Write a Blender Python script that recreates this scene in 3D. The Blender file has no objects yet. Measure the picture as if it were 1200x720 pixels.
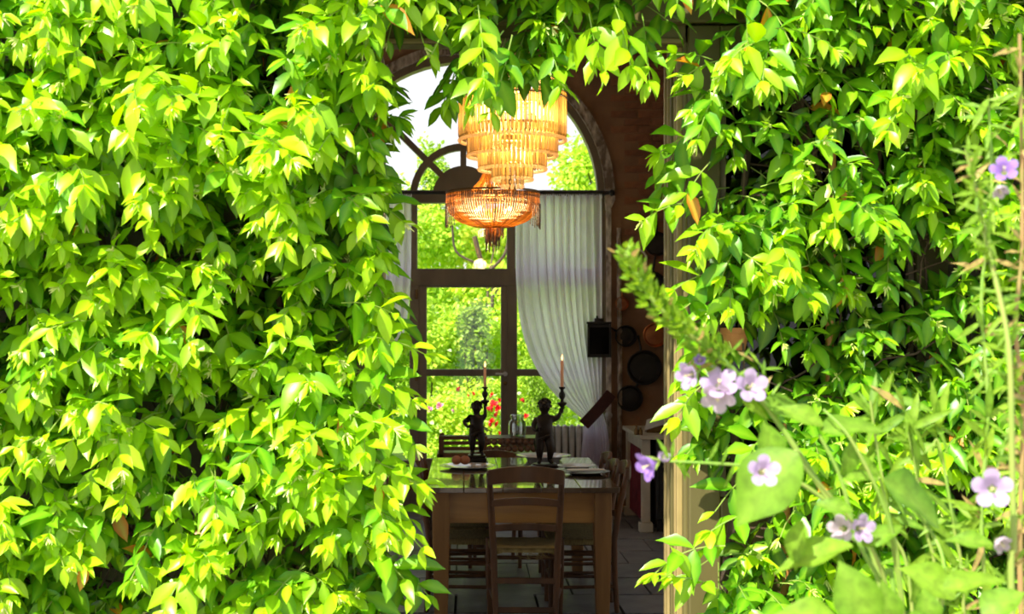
import bpy, math, random
import numpy as np
from mathutils import Vector, Matrix
S = bpy.context.scene
COL = S.collection
PI = math.pi
# ------------------------------------------------------------------ camera
F = 1600.0                      # focal length in pixels of the 1200x720 frame
VX, VY, EYE = 543.0, 393.0, 1.62  # vanishing point of the room and eye height
cam = bpy.data.cameras.new('camera')
cam.sensor_width = 36; cam.lens = F * 36 / 1200
cam.shift_x = (600 - VX) / 1200; cam.shift_y = (VY - 360) / 1200
cam.clip_start = 0.05; cam.clip_end = 500
cam.dof.use_dof = True; cam.dof.focus_distance = 4.6; cam.dof.aperture_fstop = 8.5
camo = bpy.data.objects.new('camera', cam)
camo.location = (0, 0, EYE); camo.rotation_euler = (PI / 2, 0, 0)
COL.objects.link(camo); S.camera = camo
# ------------------------------------------------------------------ sky, sun, exposure
w = bpy.data.worlds.new('sky'); S.world = w; w.use_nodes = True
nt = w.node_tree; nt.nodes.clear()
wo = nt.nodes.new('ShaderNodeOutputWorld'); bg = nt.nodes.new('ShaderNodeBackground')
tc = nt.nodes.new('ShaderNodeTexCoord'); sp = nt.nodes.new('ShaderNodeSeparateXYZ')
rp = nt.nodes.new('ShaderNodeValToRGB')
rp.color_ramp.elements[0].position = 0.0; rp.color_ramp.elements[0].color = (1, 1, 1, 1)
rp.color_ramp.elements[1].position = 1.0; rp.color_ramp.elements[1].color = (0.72, 0.86, 1, 1)
nt.links.new(tc.outputs['Generated'], sp.inputs[0]); nt.links.new(sp.outputs['Z'], rp.inputs[0])
nt.links.new(rp.outputs[0], bg.inputs[0]); bg.inputs[1].default_value = 0.92
nt.links.new(bg.outputs[0], wo.inputs[0])
sun = bpy.data.lights.new('sun', 'SUN'); sun.energy = 7.0; sun.angle = math.radians(0.8); sun.color = (1, 0.95, 0.82)
suno = bpy.data.objects.new('sun', sun); COL.objects.link(suno)
suno.rotation_euler = Vector((0.42, 0.50, -0.80)).to_track_quat('-Z', 'Y').to_euler()
S.view_settings.view_transform = 'Standard'; S.view_settings.look = 'None'
S.view_settings.gamma = 1; S.view_settings.use_curve_mapping = False
S.view_settings.exposure = 0.38

# ------------------------------------------------------------------ materials
def newmat(name):
    m = bpy.data.materials.new(name); m.use_nodes = True
    n = m.node_tree.nodes; n.clear()
    o = n.new('ShaderNodeOutputMaterial')
    return m, n, m.node_tree.links, o
def mat(name, c1, c2=None, rough=0.6, scale=8, metal=0, bump=0.0, bscale=None, stretch=(1, 1, 1), spec=0.5, coat=0, emit=None, wave=False, detail=4):
    m, n, L, o = newmat(name)
    b = n.new('ShaderNodeBsdfPrincipled'); L.new(b.outputs[0], o.inputs[0])
    b.inputs['Roughness'].default_value = rough; b.inputs['Metallic'].default_value = metal
    b.inputs['Specular IOR Level'].default_value = spec; b.inputs['Coat Weight'].default_value = coat
    c2 = c2 or tuple(x * 0.75 for x in c1)
    t = n.new('ShaderNodeTexCoord'); mp = n.new('ShaderNodeMapping'); mp.inputs['Scale'].default_value = stretch
    L.new(t.outputs['Object'], mp.inputs[0])
    no = n.new('ShaderNodeTexNoise'); no.inputs['Scale'].default_value = scale; no.inputs['Detail'].default_value = detail
    L.new(mp.outputs[0], no.inputs[0])
    r = n.new('ShaderNodeValToRGB'); r.color_ramp.elements[0].position = .32; r.color_ramp.elements[1].position = .68
    r.color_ramp.elements[0].color = (*c1, 1); r.color_ramp.elements[1].color = (*c2, 1)
    oi = n.new('ShaderNodeObjectInfo'); ad = n.new('ShaderNodeMath'); ad.operation = 'MULTIPLY_ADD'
    ad.inputs[1].default_value = 0.25; L.new(oi.outputs['Random'], ad.inputs[0])
    sb = n.new('ShaderNodeMath'); sb.operation = 'SUBTRACT'; sb.inputs[1].default_value = 0.125
    L.new(no.outputs[0], ad.inputs[2]); L.new(ad.outputs[0], sb.inputs[0]); L.new(sb.outputs[0], r.inputs[0])
    L.new(r.outputs[0], b.inputs['Base Color'])
    if bump:
        n2 = n.new('ShaderNodeTexNoise'); n2.inputs['Scale'].default_value = bscale or scale * 4; n2.inputs['Detail'].default_value = 5
        L.new(mp.outputs[0], n2.inputs[0]); bp = n.new('ShaderNodeBump'); bp.inputs['Strength'].default_value = bump
        bp.inputs['Distance'].default_value = 0.01
        L.new(n2.outputs[0], bp.inputs['Height']); L.new(bp.outputs[0], b.inputs['Normal'])
    if emit:
        b.inputs['Emission Color'].default_value = (*emit[0], 1); b.inputs['Emission Strength'].default_value = emit[1]
    return m
def leafmat(name, cols, rough=0.35, trans=0.4, spec=0.5, gain=1.0, mottle=0):
    """cols: dark, mid, young, dead. The mesh attribute 'tone' holds x = age tone, y = midrib, z = dead leaf."""
    m, n, L, o = newmat(name)
    a = n.new('ShaderNodeAttribute'); a.attribute_name = 'tone'
    s = n.new('ShaderNodeSeparateXYZ'); L.new(a.outputs['Vector'], s.inputs[0])
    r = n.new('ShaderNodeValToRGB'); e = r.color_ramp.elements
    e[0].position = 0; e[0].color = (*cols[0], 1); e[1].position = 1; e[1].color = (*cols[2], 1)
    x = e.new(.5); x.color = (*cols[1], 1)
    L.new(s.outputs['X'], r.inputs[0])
    mx = n.new('ShaderNodeMixRGB'); L.new(s.outputs['Z'], mx.inputs[0]); L.new(r.outputs[0], mx.inputs[1]); mx.inputs[2].default_value = (*cols[3], 1)
    my = n.new('ShaderNodeMixRGB'); my.blend_type = 'MIX'; ml = n.new('ShaderNodeMath'); ml.operation = 'MULTIPLY'; ml.inputs[1].default_value = .35
    L.new(s.outputs['Y'], ml.inputs[0]); L.new(ml.outputs[0], my.inputs[0]); L.new(mx.outputs[0], my.inputs[1]); my.inputs[2].default_value = (*[min(1, c * 1.25 + .04) for c in cols[2]], 1)
    if mottle:
        tcn = n.new('ShaderNodeTexCoord'); nz = n.new('ShaderNodeTexNoise'); nz.inputs['Scale'].default_value = mottle; nz.inputs['Detail'].default_value = 3
        L.new(tcn.outputs['Object'], nz.inputs[0]); mg = n.new('ShaderNodeMapRange'); mg.inputs['From Min'].default_value = .3; mg.inputs['From Max'].default_value = .7; mg.inputs['To Min'].default_value = .72; mg.inputs['To Max'].default_value = 1.25
        L.new(nz.outputs[0], mg.inputs['Value']); h2 = n.new('ShaderNodeHueSaturation'); L.new(mg.outputs[0], h2.inputs['Value']); L.new(my.outputs[0], h2.inputs['Color']); my = h2
    b = n.new('ShaderNodeBsdfPrincipled'); b.inputs['Roughness'].default_value = rough; b.inputs['Specular IOR Level'].default_value = spec
    L.new(my.outputs[0], b.inputs['Base Color'])
    tr = n.new('ShaderNodeBsdfTranslucent')
    hs = n.new('ShaderNodeHueSaturation'); hs.inputs['Value'].default_value = 1.5 * gain; hs.inputs['Hue'].default_value = 0.485; hs.inputs['Saturation'].default_value = 1.05
    L.new(my.outputs[0], hs.inputs['Color']); L.new(hs.outputs[0], tr.inputs[0])
    ms = n.new('ShaderNodeMixShader'); ms.inputs[0].default_value = trans
    L.new(b.outputs[0], ms.inputs[1]); L.new(tr.outputs[0], ms.inputs[2]); L.new(ms.outputs[0], o.inputs[0])
    return m
def thinmat(name, col, tmix, tcol, tr=0.0, rough=.5, clear=(1, 1, 1)):
    """thin cloth or petals: diffuse + translucent (tmix) and a fraction tr of holes in the weave"""
    m, n, L, o = newmat(name)
    d = n.new('ShaderNodeBsdfPrincipled'); d.inputs['Base Color'].default_value = (*col, 1); d.inputs['Roughness'].default_value = rough
    t = n.new('ShaderNodeBsdfTranslucent'); t.inputs[0].default_value = (*tcol, 1)
    s1 = n.new('ShaderNodeMixShader'); s1.inputs[0].default_value = tmix; L.new(d.outputs[0], s1.inputs[1]); L.new(t.outputs[0], s1.inputs[2])
    p = n.new('ShaderNodeBsdfTransparent'); p.inputs[0].default_value = (*clear, 1)
    s2 = n.new('ShaderNodeMixShader'); s2.inputs[0].default_value = tr; L.new(s1.outputs[0], s2.inputs[1]); L.new(p.outputs[0], s2.inputs[2])
    L.new(s2.outputs[0], o.inputs[0]); return m
def glassmat(name, tint=(1, 1, 1), refl=.07, rough=0.0, fres=True):
    m, n, L, o = newmat(name)
    p = n.new('ShaderNodeBsdfTransparent'); p.inputs[0].default_value = (*tint, 1)
    g = n.new('ShaderNodeBsdfGlossy'); g.inputs['Roughness'].default_value = rough
    s = n.new('ShaderNodeMixShader'); s.inputs[0].default_value = refl
    if fres:
        f = n.new('ShaderNodeLayerWeight'); f.inputs[0].default_value = refl * 2; L.new(f.outputs['Facing'], s.inputs[0])
        mm = n.new('ShaderNodeMath'); mm.operation = 'MULTIPLY_ADD'; mm.inputs[1].default_value = .5; mm.inputs[2].default_value = refl
        L.new(f.outputs['Facing'], mm.inputs[0]); L.new(mm.outputs[0], s.inputs[0])
    L.new(p.outputs[0], s.inputs[1]); L.new(g.outputs[0], s.inputs[2]); L.new(s.outputs[0], o.inputs[0]); return m

M = {}
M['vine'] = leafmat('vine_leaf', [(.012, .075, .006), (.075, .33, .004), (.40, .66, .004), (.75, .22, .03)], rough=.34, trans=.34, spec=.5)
M['fore'] = leafmat('foreground_leaf', [(.04, .13, .012), (.12, .28, .015), (.27, .44, .025), (.5, .3, .13)], rough=.5, trans=.38, spec=.35, mottle=6)
M['garden'] = leafmat('garden_leaf', [(.03, .12, .02), (.26, .50, .03), (.62, .74, .08), (.75, .8, .6)], rough=.45, trans=.45, spec=.4)
M['blossom'] = mat('blossom', (.80, .82, .35), (.62, .75, .15), rough=.6, scale=30)
M['bark'] = mat('vine_bark', (.10, .06, .035), (.05, .032, .02), rough=.85, scale=20, bump=.5)
M['greenstem'] = mat('green_stem', (.22, .42, .05), (.32, .40, .08), rough=.5, scale=20)
M['drystem'] = mat('dry_stem', (.42, .24, .10), (.25, .30, .06), rough=.6, scale=14)
M['brick'] = mat('brick', (.34, .15, .075), (.20, .09, .05), rough=.9, scale=14, bump=.6, bscale=60)
M['mortar'] = mat('old_plaster', (.34, .19, .10), (.19, .105, .06), rough=.9, scale=3, bump=.5, bscale=30, detail=8)
M['plaster'] = mat('brown_plaster', (.42, .30, .20), (.28, .19, .12), rough=.9, scale=2.2, bump=.4, bscale=25, detail=8)
M['facade'] = mat('facade_plaster', (.23, .19, .15), (.13, .11, .09), rough=.9, scale=5, bump=.5, bscale=40, detail=8)
M['ceil'] = mat('ceiling', (.62, .54, .44), rough=.9)
M['stone'] = mat('stone_tile', (.24, .22, .205), (.14, .125, .12), rough=.42, scale=5, bump=.35, bscale=25)
M['grout'] = mat('grout', (.05, .045, .04), rough=.9)
M['olive'] = mat('olive_paint', (.175, .145, .045), (.125, .105, .035), rough=.5, scale=6, bump=.15, stretch=(1, 1, .3))
M['oliveedge'] = mat('worn_gilt_edge', (.40, .30, .12), (.27, .20, .08), rough=.4, scale=10)
M['winframe'] = mat('window_paint', (.24, .185, .12), (.17, .13, .085), rough=.5, scale=6, bump=.2, stretch=(1, 1, .4))
M['weather'] = mat('weathered_wood', (.78, .70, .60), (.20, .15, .11), rough=.85, scale=22, bump=.7, stretch=(1, 1, .45), detail=8)
M['wood'] = mat('table_wood', (.52, .25, .055), (.34, .15, .032), rough=.38, scale=5, bump=.15, stretch=(.35, 3, 3), coat=.15)
M['woodleg'] = mat('table_leg_wood', (.42, .21, .06), (.27, .125, .035), rough=.42, scale=5, bump=.15, stretch=(3, 3, .35))
M['tabletop'] = mat('table_top_varnish', (.18, .11, .06), (.11, .065, .035), rough=.16, scale=5, bump=.12, stretch=(3, .35, 3), coat=1)
M['chair'] = mat('chair_wood', (.17, .07, .022), (.085, .035, .012), rough=.4, scale=6, bump=.12, stretch=(2, 2, .5), coat=.08)
M['rush'] = mat('rush_seat', (.42, .31, .11), (.24, .17, .05), rough=.8, scale=30, bump=.8, stretch=(1, 6, 1))
M['bronze'] = mat('dark_bronze', (.035, .024, .016), (.02, .014, .01), rough=.38, scale=12, metal=.6)
M['wax'] = thinmat('candle_wax', (.92, .55, .34), .4, (1, .65, .4), 0, .4)
M['wick'] = mat('wick', (.02, .02, .02))
M['flame'] = mat('flame', (1, .5, .2), emit=((1, .42, .12), 5))
M['gold'] = mat('gilt_metal', (.85, .55, .20), (.60, .36, .12), rough=.28, metal=1, scale=20)
M['darkbrass'] = mat('dark_brass', (.20, .12, .05), rough=.4, metal=1)
M['crystal'] = thinmat('amber_crystal', (.85, .62, .30), .66, (1, .70, .34), .22, .08, (1, .9, .7))
def rodmat(name, edge, core, tr):
    m, n, L, o = newmat(name)
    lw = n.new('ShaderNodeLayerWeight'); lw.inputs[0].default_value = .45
    mx = n.new('ShaderNodeMixRGB'); mx.inputs[1].default_value = (*core, 1); mx.inputs[2].default_value = (*edge, 1); L.new(lw.outputs['Facing'], mx.inputs[0])  # dark rims of refracting glass painted in by viewing angle
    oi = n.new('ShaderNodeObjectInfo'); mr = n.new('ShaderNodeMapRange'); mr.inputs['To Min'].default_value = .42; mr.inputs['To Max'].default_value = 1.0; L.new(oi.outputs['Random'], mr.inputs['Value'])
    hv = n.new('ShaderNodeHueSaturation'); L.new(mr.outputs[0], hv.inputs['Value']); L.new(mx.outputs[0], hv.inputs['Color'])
    t = n.new('ShaderNodeBsdfTranslucent'); L.new(hv.outputs[0], t.inputs[0])
    g_ = n.new('ShaderNodeBsdfGlossy'); g_.inputs['Roughness'].default_value = .12; g_.inputs[0].default_value = (1, .9, .7, 1)
    a = n.new('ShaderNodeMixShader'); a.inputs[0].default_value = .16; L.new(t.outputs[0], a.inputs[1]); L.new(g_.outputs[0], a.inputs[2])
    p = n.new('ShaderNodeBsdfTransparent'); p.inputs[0].default_value = (*core, 1)
    q = n.new('ShaderNodeMixShader'); q.inputs[0].default_value = tr; L.new(a.outputs[0], q.inputs[1]); L.new(p.outputs[0], q.inputs[2]); L.new(q.outputs[0], o.inputs[0]); return m
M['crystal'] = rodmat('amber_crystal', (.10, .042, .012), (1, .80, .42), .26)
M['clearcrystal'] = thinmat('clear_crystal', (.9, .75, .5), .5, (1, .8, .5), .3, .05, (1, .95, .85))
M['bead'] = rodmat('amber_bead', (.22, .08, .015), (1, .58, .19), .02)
M['darkbead'] = mat('smoky_bead', (.16, .10, .06), rough=.25)
M['bulb'] = mat('lit_bulb', (1, .8, .4), emit=((1, .72, .34), 9))
M['curtain'] = thinmat('sheer_curtain', (.94, .92, .98), .84, (.97, .93, 1.0), .05, .8)
M['maroon'] = mat('maroon_band', (.075, .022, .018), rough=.75, scale=40)
M['black'] = mat('black_iron', (.022, .021, .02), (.035, .03, .026), rough=.5, scale=20, metal=.3)
M['glass'] = glassmat('window_glass', refl=.035)
M['dglass'] = glassmat('dark_glass', (.4, .4, .4), refl=.04)
M['jar'] = glassmat('jar_glass', (.82, .90, .85), refl=.22)
M['copper'] = mat('copper', (.62, .25, .10), (.35, .13, .06), rough=.35, metal=.9, scale=9)
M['terracotta'] = mat('terracotta', (.62, .26, .10), (.45, .17, .07), rough=.8, scale=12, bump=.3)
M['cream'] = mat('cream_paint', (.62, .55, .42), (.50, .43, .31), rough=.55, scale=8)
M['redcloth'] = mat('red_cloth', (.22, .02, .03), (.13, .012, .02), rough=.8, scale=12)
M['pink'] = mat('pink_cloth', (.45, .08, .13), rough=.8)
M['paper'] = mat('paper', (.62, .60, .56), (.50, .48, .45), rough=.7)
M['china'] = mat('white_china', (.62, .60, .56), rough=.15, coat=.6)
M['darkplate'] = mat('dark_plate', (.09, .07, .06), rough=.2, coat=.4)
M['bun'] = mat('fruit_skin', (.42, .16, .06), (.30, .09, .03), rough=.5, scale=18, bump=.2)
M['rad'] = mat('radiator_enamel', (.70, .66, .60), rough=.45)
M['bamboo'] = mat('bamboo', (.62, .30, .08), (.45, .19, .05), rough=.45, scale=14, stretch=(1, 1, .3))
M['petal'] = thinmat('lilac_petal', (.60, .44, .74), .35, (.76, .57, .88), 0, .7)
M['palepetal'] = thinmat('pale_petal', (.62, .50, .62), .35, (.75, .62, .72), 0, .7)
M['purple'] = thinmat('purple_petal', (.40, .22, .72), .35, (.58, .36, .85), 0, .7)
M['pistil'] = mat('pistil', (.85, .78, .40), rough=.6)
M['rose'] = mat('rose_petal', (.85, .02, .02), (.6, .01, .02), rough=.5)
M['pinkrose'] = mat('pink_rose', (.85, .35, .5), rough=.5)
M['lawn'] = mat('lawn', (.22, .38, .05), (.32, .42, .09), rough=.9, scale=3, bump=.6, bscale=60, detail=8)
M['terrace'] = mat('terrace', (.35, .31, .26), (.24, .21, .18), rough=.85, scale=6, bump=.4)
M['trunk'] = mat('tree_bark', (.13, .09, .06), (.07, .05, .035), rough=.9, scale=10, bump=.6)
M['whiteknob'] = mat('white_porcelain', (.7, .66, .58), rough=.3)

# ------------------------------------------------------------------ builders
def rot_loc(o):
    r = o
    while r.parent: r = r.parent
    return Vector(r.location)
def tag(o, label=None, cat=None, group=None, kind=None):
    if label: o['label'] = label
    if cat: o['category'] = cat
    if group: o['group'] = group
    if kind: o['kind'] = kind
    return o
def empty(name, loc, label=None, cat=None, group=None, kind=None):
    o = bpy.data.objects.new(name, None); COL.objects.link(o); o.location = loc
    o.empty_display_size = .1
    return tag(o, label, cat, group, kind)
class MB:
    def __init__(s): s.v = []; s.f = []
    def add(s, vs, fs):
        k = len(s.v); s.v += [tuple(v) for v in vs]; s.f += [tuple(i + k for i in f) for f in fs]; return s
    def box(s, x0, x1, y0, y1, z0, z1):
        return s.add([(x, y, z) for z in (z0, z1) for y in (y0, y1) for x in (x0, x1)],
                     [(0, 2, 3, 1), (4, 5, 7, 6), (0, 1, 5, 4), (1, 3, 7, 5), (3, 2, 6, 7), (2, 0, 4, 6)])
    def prism(s, poly, y0, y1):     # polygon in x,z extruded along y
        n = len(poly)
        vs = [(x, y0, z) for x, z in poly] + [(x, y1, z) for x, z in poly]
        return s.add(vs, [tuple(range(n)), tuple(range(2 * n - 1, n - 1, -1))] + [(i, i + n, (i + 1) % n + n, (i + 1) % n) for i in range(n)])
    def prismz(s, poly, z0, z1):
        n = len(poly)
        vs = [(x, y, z0) for x, y in poly] + [(x, y, z1) for x, y in poly]
        return s.add(vs, [tuple(range(n - 1, -1, -1)), tuple(range(n, 2 * n))] + [(i, (i + 1) % n, (i + 1) % n + n, i + n) for i in range(n)])
    def tube(s, pts, rad, n=8, cap=True):
        pts = [Vector(p) for p in pts]; rad = rad if isinstance(rad, (list, tuple)) else [rad] * len(pts)
        up = None; vs = []
        for i, p in enumerate(pts):
            t = (pts[min(i + 1, len(pts) - 1)] - pts[max(i - 1, 0)]).normalized()
            if up is None:
                up = t.orthogonal().normalized()
            else:
                up = (up - t * up.dot(t));
                up = up.normalized() if up.length > 1e-6 else t.orthogonal().normalized()
            b = t.cross(up)
            for k in range(n):
                a = 2 * PI * k / n; vs.append(p + (up * math.cos(a) + b * math.sin(a)) * rad[i])
        fs = [(i * n + k, i * n + (k + 1) % n, (i + 1) * n + (k + 1) % n, (i + 1) * n + k) for i in range(len(pts) - 1) for k in range(n)]
        if cap: fs += [tuple(range(n - 1, -1, -1)), tuple(range((len(pts) - 1) * n, len(pts) * n))]
        return s.add(vs, fs)
    def lathe(s, prof, c=(0, 0, 0), n=20, axis='z'):
        vs = []
        for r, h in prof:
            for k in range(n):
                a = 2 * PI * k / n; x, y = r * math.cos(a), r * math.sin(a)
                p = (x, y, h) if axis == 'z' else ((x, h, y) if axis == 'y' else (h, x, y))
                vs.append((p[0] + c[0], p[1] + c[1], p[2] + c[2]))
        fs = [(i * n + k, i * n + (k + 1) % n, (i + 1) * n + (k + 1) % n, (i + 1) * n + k) for i in range(len(prof) - 1) for k in range(n)]
        fs += [tuple(range(n - 1, -1, -1)), tuple(range((len(prof) - 1) * n, len(prof) * n))]
        return s.add(vs, fs)
    def ball(s, c, r, n=10, sc=(1, 1, 1)):
        m = max(4, n // 2)
        pr = [(max(1e-4, math.sin(PI * i / m)) , -math.cos(PI * i / m)) for i in range(m + 1)]
        k = len(s.v); s.lathe(pr, (0, 0, 0), n)
        s.v[k:] = [(c[0] + x * r * sc[0], c[1] + y * r * sc[1], c[2] + z * r * sc[2]) for x, y, z in s.v[k:]]
        return s
    def mesh(s, name, smooth=False):
        me = bpy.data.meshes.new(name); me.from_pydata(s.v, [], s.f); me.validate()
        if smooth: me.shade_smooth()
        return me
    def build(s, name, m, parent=None, smooth=False, bevel=0, label=None, cat=None, group=None, kind=None, origin=None):
        if parent: off = rot_loc(parent)
        elif origin is not None: off = Vector(origin)
        else:
            a = np.array(s.v); off = Vector(((a[:, 0].min() + a[:, 0].max()) / 2, (a[:, 1].min() + a[:, 1].max()) / 2, a[:, 2].min()))
        s.v = [(x - off.x, y - off.y, z - off.z) for x, y, z in s.v]
        me = s.mesh(name, smooth); me.materials.append(M[m])
        o = bpy.data.objects.new(name, me); COL.objects.link(o)
        if parent: o.parent = parent
        else: o.location = off
        if bevel:
            b = o.modifiers.new('bevel', 'BEVEL'); b.width = bevel; b.segments = 2; b.limit_method = 'ANGLE'
        if smooth and not bevel:
            e = o.modifiers.new('split', 'EDGE_SPLIT'); e.split_angle = math.radians(50)
        return tag(o, label, cat, group, kind)
def box(name, m, parent, x0, x1, y0, y1, z0, z1, bevel=0, **k):
    return MB().box(x0, x1, y0, y1, z0, z1).build(name, m, parent, bevel=bevel, **k)
CH = {}
def children(o):
    return [c for c in COL.objects if c.parent is o]
def copy_tree(o, parent=None, kids=None):
    c = o.copy(); COL.objects.link(c); c.parent = parent
    for ch in (kids or children)(o): copy_tree(ch, c)
    return c
def P(px, py, d): return Vector(((px - VX) * d / F, d, EYE + (VY - py) * d / F))
def arc(cx, cz, r, a0, a1, n):
    return [(cx + r * math.cos(math.radians(a0 + (a1 - a0) * i / n)), cz + r * math.sin(math.radians(a0 + (a1 - a0) * i / n))) for i in range(n + 1)]

# ------------------------------------------------------------------ the house
YW = 12.5           # window wall inner face
AZ = 2.893          # springing of the arch
RO = 1.30           # opening radius
XL, XR = -2.5, 2.35
YF0, YF1 = 3.265, 3.50   # facade (outer, inner face)
HC = 4.6
g = MB().box(-60, 60, -30, 3.27, -.12, -.02); g.build('ground', 'terrace', kind='structure')
M['bounce'] = mat('pale_bounce', (.70, .68, .64), (.55, .53, .50), rough=.9, scale=60, bump=.4)
MB().box(-12, 12, 12.9, 15.5, -.12, -.015).build('bounce_strip', 'bounce', kind='structure')  # pale ground added outside to reflect sky light onto the curtains
MB().box(-90, 90, 12.95, 160, -.15, -.03).build('lawn', 'lawn', kind='structure')
fl = MB().box(XL, XR, YF1 - .3, 12.9, -.12, -.012).build('floor', 'grout', kind='structure')
rnd = random.Random(5)
tile_meshes = []
for k in range(6):
    w_, l_ = .49 / 2 - .006, .58 / 2 - .014
    j = [rnd.uniform(-.004, .004) for _ in range(8)]
    me = MB().prismz([(-w_ + j[0], -l_ + j[1]), (w_ + j[2], -l_ + j[3]), (w_ + j[4], l_ + j[5]), (-w_ + j[6], l_ + j[7])], -.012, .0).mesh('stone_tile'); me.materials.append(M['stone']); tile_meshes.append(me)
y = 3.60; r = 0
while y < 12.45:
    x = XL + .25 + (.24 if r % 2 else 0)
    while x < XR - .2:
        o = bpy.data.objects.new('stone_tile', rnd.choice(tile_meshes)); COL.objects.link(o); o.parent = fl
        o.location = Vector((x, y, rnd.uniform(-.003, .002))) - Vector(fl.location)
        o.rotation_euler = (rnd.uniform(-.004, .004), rnd.uniform(-.004, .004), 0)
        x += .49
    y += .58; r += 1
# window wall with arched opening
wb = MB()
wb.box(XL, -RO, YW, YW + .4, 0, HC); wb.box(RO, XR, YW, YW + .4, 0, HC)
ar = arc(0, AZ, RO, 180, 0, 24)
for (xa, za), (xb, zb) in zip(ar[:-1], ar[1:]):
    wb.prism([(xa, za), (xb, zb), (xb, HC), (xa, HC)], YW, YW + .4)
wall_back = wb.build('wall_back', 'mortar', kind='structure')
bm = []
for k in range(5):
    a = [rnd.uniform(-.006, .006) for _ in range(8)]
    q = MB().prism([(-.12 + a[0], -.029 + a[1]), (.12 + a[2], -.029 + a[3]), (.12 + a[4], .029 + a[5]), (-.12 + a[6], .029 + a[7])], -.014, .02).mesh('brick')
    q.materials.append(M['brick']); bm.append(q)
z = 2.35; r = 0
while z < 4.45:
    x = 1.47 + (.125 if r % 2 else 0)
    while x < 2.1:
        if math.hypot(x - .12, max(0, z - AZ)) > 1.40 and rnd.random() < .93:
            o = bpy.data.objects.new('brick', rnd.choice(bm)); COL.objects.link(o); o.parent = wall_back
            o.location = Vector((x, YW - .002 + rnd.uniform(-.004, .006), z)) - Vector(wall_back.location)
        x += .255
    z += .072; r += 1
wn_n = 2
for nm, xa, xb in (('wall_left', XL - .3, XL), ('wall_right', XR, XR + .3)):
    m = MB(); ya = YF0
    for y0, y1 in ((3.9, 5.1), (5.6, 6.8), (7.3, 8.5), (9.0, 10.2)):
        m.box(xa, xb, ya, y0, 0, HC); m.box(xa, xb, y0, y1, 0, .35); m.box(xa, xb, y0, y1, 3.4, HC); ya = y1
        t = empty('window_%d' % wn_n, ((xa + xb) / 2, (y0 + y1) / 2, .35), kind='structure'); wn_n += 1  # unseen side windows, added to let daylight into the room
        xm = (xa + xb) / 2
        for a, b, c_, d_ in ((y0, y0 + .06, .35, 3.4), (y1 - .06, y1, .35, 3.4), ((y0 + y1) / 2 - .03, (y0 + y1) / 2 + .03, .35, 3.4), (y0, y1, .35, .42), (y0, y1, 3.33, 3.4), (y0, y1, 2.3, 2.36)):
            MB().box(xm - .03, xm + .03, a, b, c_, d_).build('frame', 'winframe', t)
        MB().box(xm - .003, xm + .003, y0 + .05, y1 - .05, .4, 3.35).build('pane', 'glass', t)
    m.box(xa, xb, ya, YW + .4, 0, HC); m.build(nm, 'plaster', kind='structure')
MB().box(XL - .4, XR + .4, YF0 - .1, YW + .5, HC, HC + .25).build('ceiling', 'ceil', kind='structure')
# facade with doorway
DXL, DXR, DZ = -.21, .524, 2.312
fw = MB()
fw.box(XL - .3, DXL - .10, YF0, YF1, 0, HC); fw.box(DXR + .10, XR + .3, YF0, YF1, 0, HC); fw.box(DXL - .10, DXR + .10, YF0, YF1, DZ + .12, HC)
fw.build('wall_front', 'facade', kind='structure')
dr = empty('door_1', ((DXL + DXR) / 2, YF0, 0), kind='structure')
for sx, x in ((-1, DXL), (1, DXR)):
    a, b = sorted((x, x + sx * .10))
    c_, d_ = sorted((x + sx * .001, x - sx * .004)); box('gap_shade', 'black', dr, c_, d_, 3.292, 3.312, 0.02, DZ); box('gap_shade', 'black', dr, c_, d_, 3.392, 3.42, 0.02, DZ)  # black strips laid on the jamb as painted shade between the mouldings
    box('jamb', 'olive', dr, a, b, YF0 - .02, YF1 + .02, 0, DZ + .12, bevel=.004)
    for yy, ww, mm in ((3.275, .016, 'oliveedge'), (3.315, .012, 'oliveedge'), (3.37, .02, 'olive'), (3.425, .012, 'oliveedge'), (3.475, .018, 'oliveedge')):
        a, b = sorted((x + sx * .01, x - sx * .012))
        box('moulding', mm, dr, a, b, yy, yy + ww, 0.02, DZ, bevel=.003)
box('lintel', 'olive', dr, DXL - .12, DXR + .12, YF0 - .02, YF0 + .045, DZ, DZ + .12, bevel=.004)
for yy in (3.24,):
    box('moulding', 'oliveedge', dr, DXL, DXR, yy, yy + .022, DZ + .002, DZ + .014, bevel=.003)
box('cornice', 'olive', dr, DXL - .16, DXR + .22, YF0 - .05, YF0 + .01, DZ + .045, DZ + .13, bevel=.006)
box('threshold', 'stone', dr, DXL - .1, DXR + .1, YF0 - .1, YF1 + .1, -.05, .012, bevel=.004)
# fixed glazed side panels left and right of the doorway, outside the wall
def sidelight(n, x0, x1, flip):
    t = empty('door_%d' % n, ((x0 + x1) / 2, YF0, 0), kind='structure')
    y0, y1 = YF0 - .045, YF0 - .001
    sw = .075
    box('stile', 'olive', t, x0, x0 + sw, y0, y1, .0, DZ + .04, bevel=.004)
    box('stile', 'olive', t, x1 - sw, x1, y0, y1, .0, DZ + .04, bevel=.004)
    for za, zb in ((0, .18), (1.18, 1.235), (DZ - .07, DZ + .04)):
        box('rail', 'olive', t, x0 + sw, x1 - sw, y0, y1, za, zb, bevel=.004)
    box('panel', 'olive', t, x0 + sw, x1 - sw, y1 - .02, y1, .18, 1.18)
    for s_, e_ in ((x0 + sw, x0 + sw + .016), (x1 - sw - .016, x1 - sw)):
        box('moulding', 'winframe', t, s_, e_, y0 + .014, y1, 1.235, DZ - .07, bevel=.003)
    box('pane', 'dglass', t, x0 + sw + .016, x1 - sw - .016, y1 - .014, y1 - .009, 1.235, DZ - .07)
    box('shade', 'plaster', t, x0 + sw, x1 - sw, y1 - .006, y1, 1.235, DZ - .07)
    return t
sidelight(2, DXR + .008, DXR + .62, 1)
sidelight(3, DXL - .40, DXL - .004, -1)

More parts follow.
